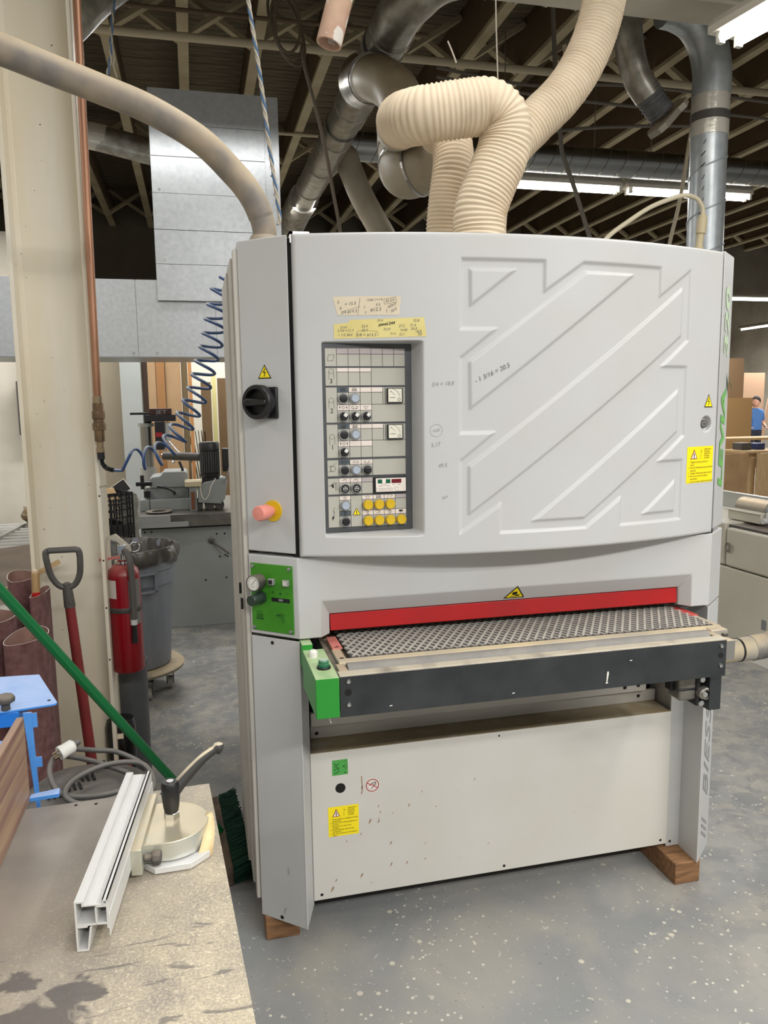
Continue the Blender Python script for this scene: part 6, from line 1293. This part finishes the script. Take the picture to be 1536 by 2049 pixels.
T = B(); fnx = lambda u, v: Vector((3.3705, 1.735-u, .245+v)); T.add([fnx(-.02, -.03), fnx(.02, -.03), fnx(.02, .03), fnx(-.02, .03)], [(0, 1, 2, 3)]); T.build('small_label', mat('grey_label', (120, 122, 124), .5), eb2)
B().box(3.88, 3.92, 1.2, 3.6, .80, .91).build('rail', mat('rail_steel', (176, 178, 176), .35, .6), eb2)
B().box(3.40, 3.86, 1.2, 3.4, .776, .79).build('deck', darkgrey, eb2)
mt = thing('spindle_motor', 'grey cylindrical motor with clamp bracket on top of the beige machine', 'motor', (3.6, 2.0, .79))
B().cyl((3.62, 1.35, .878), (3.62, 2.0, .878), .058, n=24).build('barrel', greym, mt, smooth=40)
B().cyl((3.62, 2.0, .878), (3.62, 2.27, .878), .062, n=20).build('housing', mat('cast_gate', (150, 144, 132), .5, .5, dust=DUST), mt, smooth=40)
B().box(3.50, 3.56, 1.96, 2.26, .805, .87).box(3.49, 3.51, 1.96, 2.40, .862, .87).build('bracket', beige, mt, bev=.004)
B().tube(spline([(3.53, 1.94, .82), (3.53, 1.93, .87), (3.55, 1.91, .91), (3.60, 1.89, .945)], 6), .012, 8).cyl((3.49, 1.93, .83), (3.51, 1.93, .83), .018, n=12).build('clamp_arm', alu, mt)
hs = thing('floor_hose', 'grey ribbed hose with taped cream cuff entering from the right edge', 'hose', (2.3, .6, .5))
corrugated(B(), [(2.345, .6, .548), (2.43, .6, .556), (2.52, .6, .578), (2.62, .6, .61), (2.8, .62, .65), (3.1, .7, .62)], .052, .012, .004, 24, 5).build('ribbed_run', mat('grey_ribbed_hose', (150, 146, 138), .5, c2=(112, 110, 108), scale=16, dust=DUST, dustamt=.8), hs, smooth=60)
B().tube([(2.10, .6, .545), (2.20, .6, .545), (2.28, .6, .546), (2.35, .6, .549)], [.043, .045, .046, .050], 24).build('cuff', mat('dusty_cuff', (196, 178, 140), .6, c2=(160, 158, 152), scale=9), hs, smooth=60)
B().cyl((1.89, .6, .545), (2.11, .6, .545), .040, n=20).build('port', mat('grey_port', (130, 130, 128), .5), hs, smooth=40)
B().box(1.80, 1.90, .5, .7, .42, .66).build('port_box', paint_d, hs, bev=.004)
B().cyl((2.28, .6, .546), (2.288, .6, .546), .0485, n=24).build('clamp', black, hs)
for i, (x0, x1, y, z0, z1, m, lab) in enumerate(((7.0, 7.47, 7.0, 0, .855, mdf, 'low brown board face right behind the green lettering'), (7.58, 8.4, 6.95, 0, .85, ply, 'plywood board under the pale bench behind the person'), (8.3, 9.12, 9.0, .55, 1.615, mat('tan_ply', (186, 148, 98), .7), 'large tan plywood sheet in front of the taller brown one'), (8.4, 9.0, 9.1, .55, 2.26, mat('brown_mdf', (160, 130, 98), .8), 'tallest brown board standing at the right background'), (12.67, 13.24, 13.7, .4, 2.22, mat('rosy_mdf', (178, 146, 118), .8), 'pale rosy board leaning behind the tall brown one'))):
    o = B().box(x0, x1, y, y+.03, z0 if z0 < .1 else 0, z1).build('sheet_board', m, base=((x0+x1)/2, y, 0)); props(o, lab, 'board')
bn_ = thing('workbench', 'pale wooden workbench with things under it beside the person', 'bench', (8.3, 7.6, 0))
B().box(7.42, 9.4, 7.0, 7.5, .855, .885).box(7.55, 9.4, 7.6, 8.1, 1.0, 1.03).build('bench_top', ply, bn_)
for x in (7.6, 9.2):
    for y in (7.1, 8.0): B().box(x-.04, x+.04, y-.04, y+.04, 0, 1.0 if y > 7.5 else .855).build('leg', ply, bn_)
for x, y, z, w_, h, m, lab in ((7.52, 7.2, .885, .16, .10, darkgrey, 'dark box on the pale bench at its left end'), (7.76, 7.2, .885, .14, .09, mat('navy', (40, 50, 90), .5), 'navy blue item on the pale bench beside the dark box')):
    o = B().box(x, x+w_, y, y+.2, z, z+h).build('bench_item', m, bev=.01, base=(x, y, z)); props(o, lab, 'box')
for x, y, lab in ((15.3, 17.6, 'thick white vertical pipe on the far right wall'), (15.62, 17.6, 'thinner white vertical pipe right of the thick one')):
    o = B().cyl((x-.6, y-.2, 0), (x-.6, y-.2, 3.0), .06 if x < 15.5 else .04, n=12).build('wall_pipe', white, base=(x-.6, y, 0), smooth=40); props(o, lab, 'pipe')
struct(B().box(9.8, 15.6, 12.6, 12.7, 0, 3.1).build('wall_right_back', wallm)) if False else None
for p, q, w_, m, lab in (((12.75, 13.3, 0), (13.35, 13.5, 2.15), .14, mat('rosy_mdf', (178, 146, 118), .8), 'rosy board leaning diagonally behind the person'), ((12.95, 12.95, 0), (13.3, 13.1, 1.85), .06, mdf, 'thin strip leaning beside the rosy diagonal board')):
    o = B().bar(p, q, .03, w_).build('leaning_strip', m, base=p); props(o, lab, 'board')

# ============================================================ PERSON in the far background
def person():
    X0_, Y0_ = 12.46, 13.0
    t = thing('person', 'person in a blue t-shirt standing at the far right with head turned left', 'person', (X0_, Y0_, 0))
    me = bpy.data.meshes.new('body'); V_ = []; E_ = []; R_l = []
    def v(x, y, z, r): V_.append((x, y, z)); R_l.append(r); return len(V_)-1
    pel = v(0, 0, .92, .15); w1 = v(0, 0, 1.08, .135); ch_ = v(0, 0, 1.26, .16); nk = v(0, 0, 1.40, .06); hd1 = v(-.01, -.01, 1.46, .055)
    E_ += [(pel, w1), (w1, ch_), (ch_, nk), (nk, hd1)]
    for s in (-1, 1):
        sh_ = v(s*.17, 0, 1.33, .065); el = v(s*.22, .02, 1.07, .045); wr = v(s*.20-.05, -.18, .98, .03); E_ += [(ch_, sh_), (sh_, el), (el, wr)]
        hp = v(s*.09, 0, .85, .10); kn = v(s*.10, -.01, .47, .065); an = v(s*.10, .01, .09, .045); ft = v(s*.10, -.13, .05, .04); E_ += [(pel, hp), (hp, kn), (kn, an), (an, ft)]
    me.from_pydata(V_, E_, []); o = bpy.data.objects.new('body', me); COL.objects.link(o); o.parent = t
    sk = o.modifiers.new('skin', 'SKIN'); 
    for i, r in enumerate(R_l): me.skin_vertices[0].data[i].radius = (r, r*.8)
    me.skin_vertices[0].data[0].use_root = True
    o.modifiers.new('sub', 'SUBSURF').levels = 1; o.modifiers[-1].render_levels = 2
    # one continuous surface: skin, shirt and trousers told apart by the height of the body
    m = bpy.data.materials.new('person_clothes'); m.use_nodes = True; nt = m.node_tree; b = nt.nodes['Principled BSDF']; tc = nt.nodes.new('ShaderNodeTexCoord'); sp = nt.nodes.new('ShaderNodeSeparateXYZ'); nt.links.new(tc.outputs['Object'], sp.inputs[0])
    rp = nt.nodes.new('ShaderNodeValToRGB'); rp.color_ramp.interpolation = 'CONSTANT'; mr = nt.nodes.new('ShaderNodeMapRange'); mr.inputs[2].default_value = 2.0; nt.links.new(sp.outputs[2], mr.inputs[0]); nt.links.new(mr.outputs[0], rp.inputs[0])
    el_ = rp.color_ramp.elements; el_[0].position = 0; el_[0].color = lin((30, 34, 48)); el_[1].position = .46; el_[1].color = lin((64, 104, 158)); e = el_.new(.70); e.color = lin((196, 146, 120))
    ax_ = nt.nodes.new('ShaderNodeMath'); ax_.operation = 'ABSOLUTE'; nt.links.new(sp.outputs[0], ax_.inputs[0])
    g1 = nt.nodes.new('ShaderNodeMath'); g1.operation = 'LESS_THAN'; nt.links.new(sp.outputs[2], g1.inputs[0]); g1.inputs[1].default_value = 1.13
    g2 = nt.nodes.new('ShaderNodeMath'); g2.operation = 'GREATER_THAN'; nt.links.new(ax_.outputs[0], g2.inputs[0]); g2.inputs[1].default_value = .145
    g3 = nt.nodes.new('ShaderNodeMath'); g3.operation = 'MULTIPLY'; nt.links.new(g1.outputs[0], g3.inputs[0]); nt.links.new(g2.outputs[0], g3.inputs[1])
    mx = nt.nodes.new('ShaderNodeMix'); mx.data_type = 'RGBA'; nt.links.new(g3.outputs[0], mx.inputs[0]); nt.links.new(rp.outputs[0], mx.inputs[6]); mx.inputs[7].default_value = lin((196, 146, 120)); nt.links.new(mx.outputs[2], b.inputs['Base Color']); b.inputs['Roughness'].default_value = .8
    me.materials.append(m)
    skin = mat('skin_tone', (196, 146, 120), .6)
    h = B().ball((X0_-.01, Y0_-.01, 1.535), .105, .78, .92, 1.12, 10).build('head', skin, t, smooth=60)
    B().ball((X0_-.105, Y0_-.03, 1.525), .018, 1.2, .7, 1, 5).ball((X0_-.0, Y0_-.105, 1.53), .02, .7, .5, 1.3, 5).build('ear', skin, h, smooth=60)
    B().ball((X0_+.008, Y0_-.0, 1.572), .112, .80, .93, 1.0, 10).build('hair', mat('dark_hair', (44, 38, 36), .8), h, smooth=60)
    for s in (-1, 1):
        for k in range(5):
            p = Vector((X0_+s*.20-.05+(k-2)*.014, Y0_-.19, .975)); q = p+Vector((-.01+(s*.02 if k == 0 else 0), -.06 if k else -.035, -.012+.003*k))
            B().tube([p, p.lerp(q, .6), q], [.008, .0075, .006], 8).build('finger', skin, t, smooth=60)
    return t
person()

# ============================================================ FLUORESCENT FIXTURES
tube_m = mat('lit_tube', (255, 252, 244), .3, emit=9)
house = mat('fixture_white', (206, 200, 188), .5)
def fixture(label, p, q, w_=.14, lens=2, chain=True):
    p, q = Vector(p), Vector(q); t = thing('fluorescent_fixture', label, 'light', tuple((p+q)/2), 'fluorescent fixtures')
    d = (q-p).normalized(); sd_ = Vector((-d.y, d.x, 0))
    B().prism([(-w_/2, .0), (w_/2, .0), (w_/2, .03), (w_*.28, .07), (-w_*.28, .07), (-w_/2, .03)], p, sd_, (0, 0, 1), q-p).build('housing', house, t, bev=.002)
    for s in ((-1, 1) if lens == 2 else (0,)):
        B().cyl(p+d*.05+sd_*s*w_*.3+Vector((0, 0, -.022)), q-d*.05+sd_*s*w_*.3+Vector((0, 0, -.022)), .019, n=14).build('tube', tube_m, t, smooth=40)
        for e, g in ((p, 1), (q, -1)): B().obox(e+d*g*.03+sd_*(s*w_*.3-.015)+Vector((0, 0, -.045)), d*.02, sd_*.03, (0, 0, .045)).build('lamp_holder', white, t)
    if chain:
        for e in (p+d*.25, q-d*.25): B().bar(e+Vector((0, 0, .07)), e+Vector((0, 0, 4.58-e.z)), .006, .006).build('hanger', steel, t)
    return t
fixture('near twin tube fixture cut off by the top right corner', (2.36, .97, 3.04), (2.56, -.40, 3.04), .16)
for i, (a, b) in enumerate(((2.55, 3.88), (3.93, 5.2))): fixture(('left one of two long lit fixtures in a row behind the ribbed hoses', 'right one of two long lit fixtures in a row, beside the vertical duct')[i], (a, 4.36, 3.42), (b, 4.36, 3.42), .12, 2)
fixture('distant lit fixture at the right edge level with the door top', (9.4, 10.4, 3.42), (12.5, 10.4, 3.42), .16, 2)
fixture('distant lit fixture below the other, just right of the sander', (14.0, 15.6, 3.42), (14.0, 14.5, 3.42), .16, 1); fixture('farthest fixture running towards the viewer at the right edge', (14.0, 14.3, 3.42), (13.9, 10.8, 3.42), .16, 1)
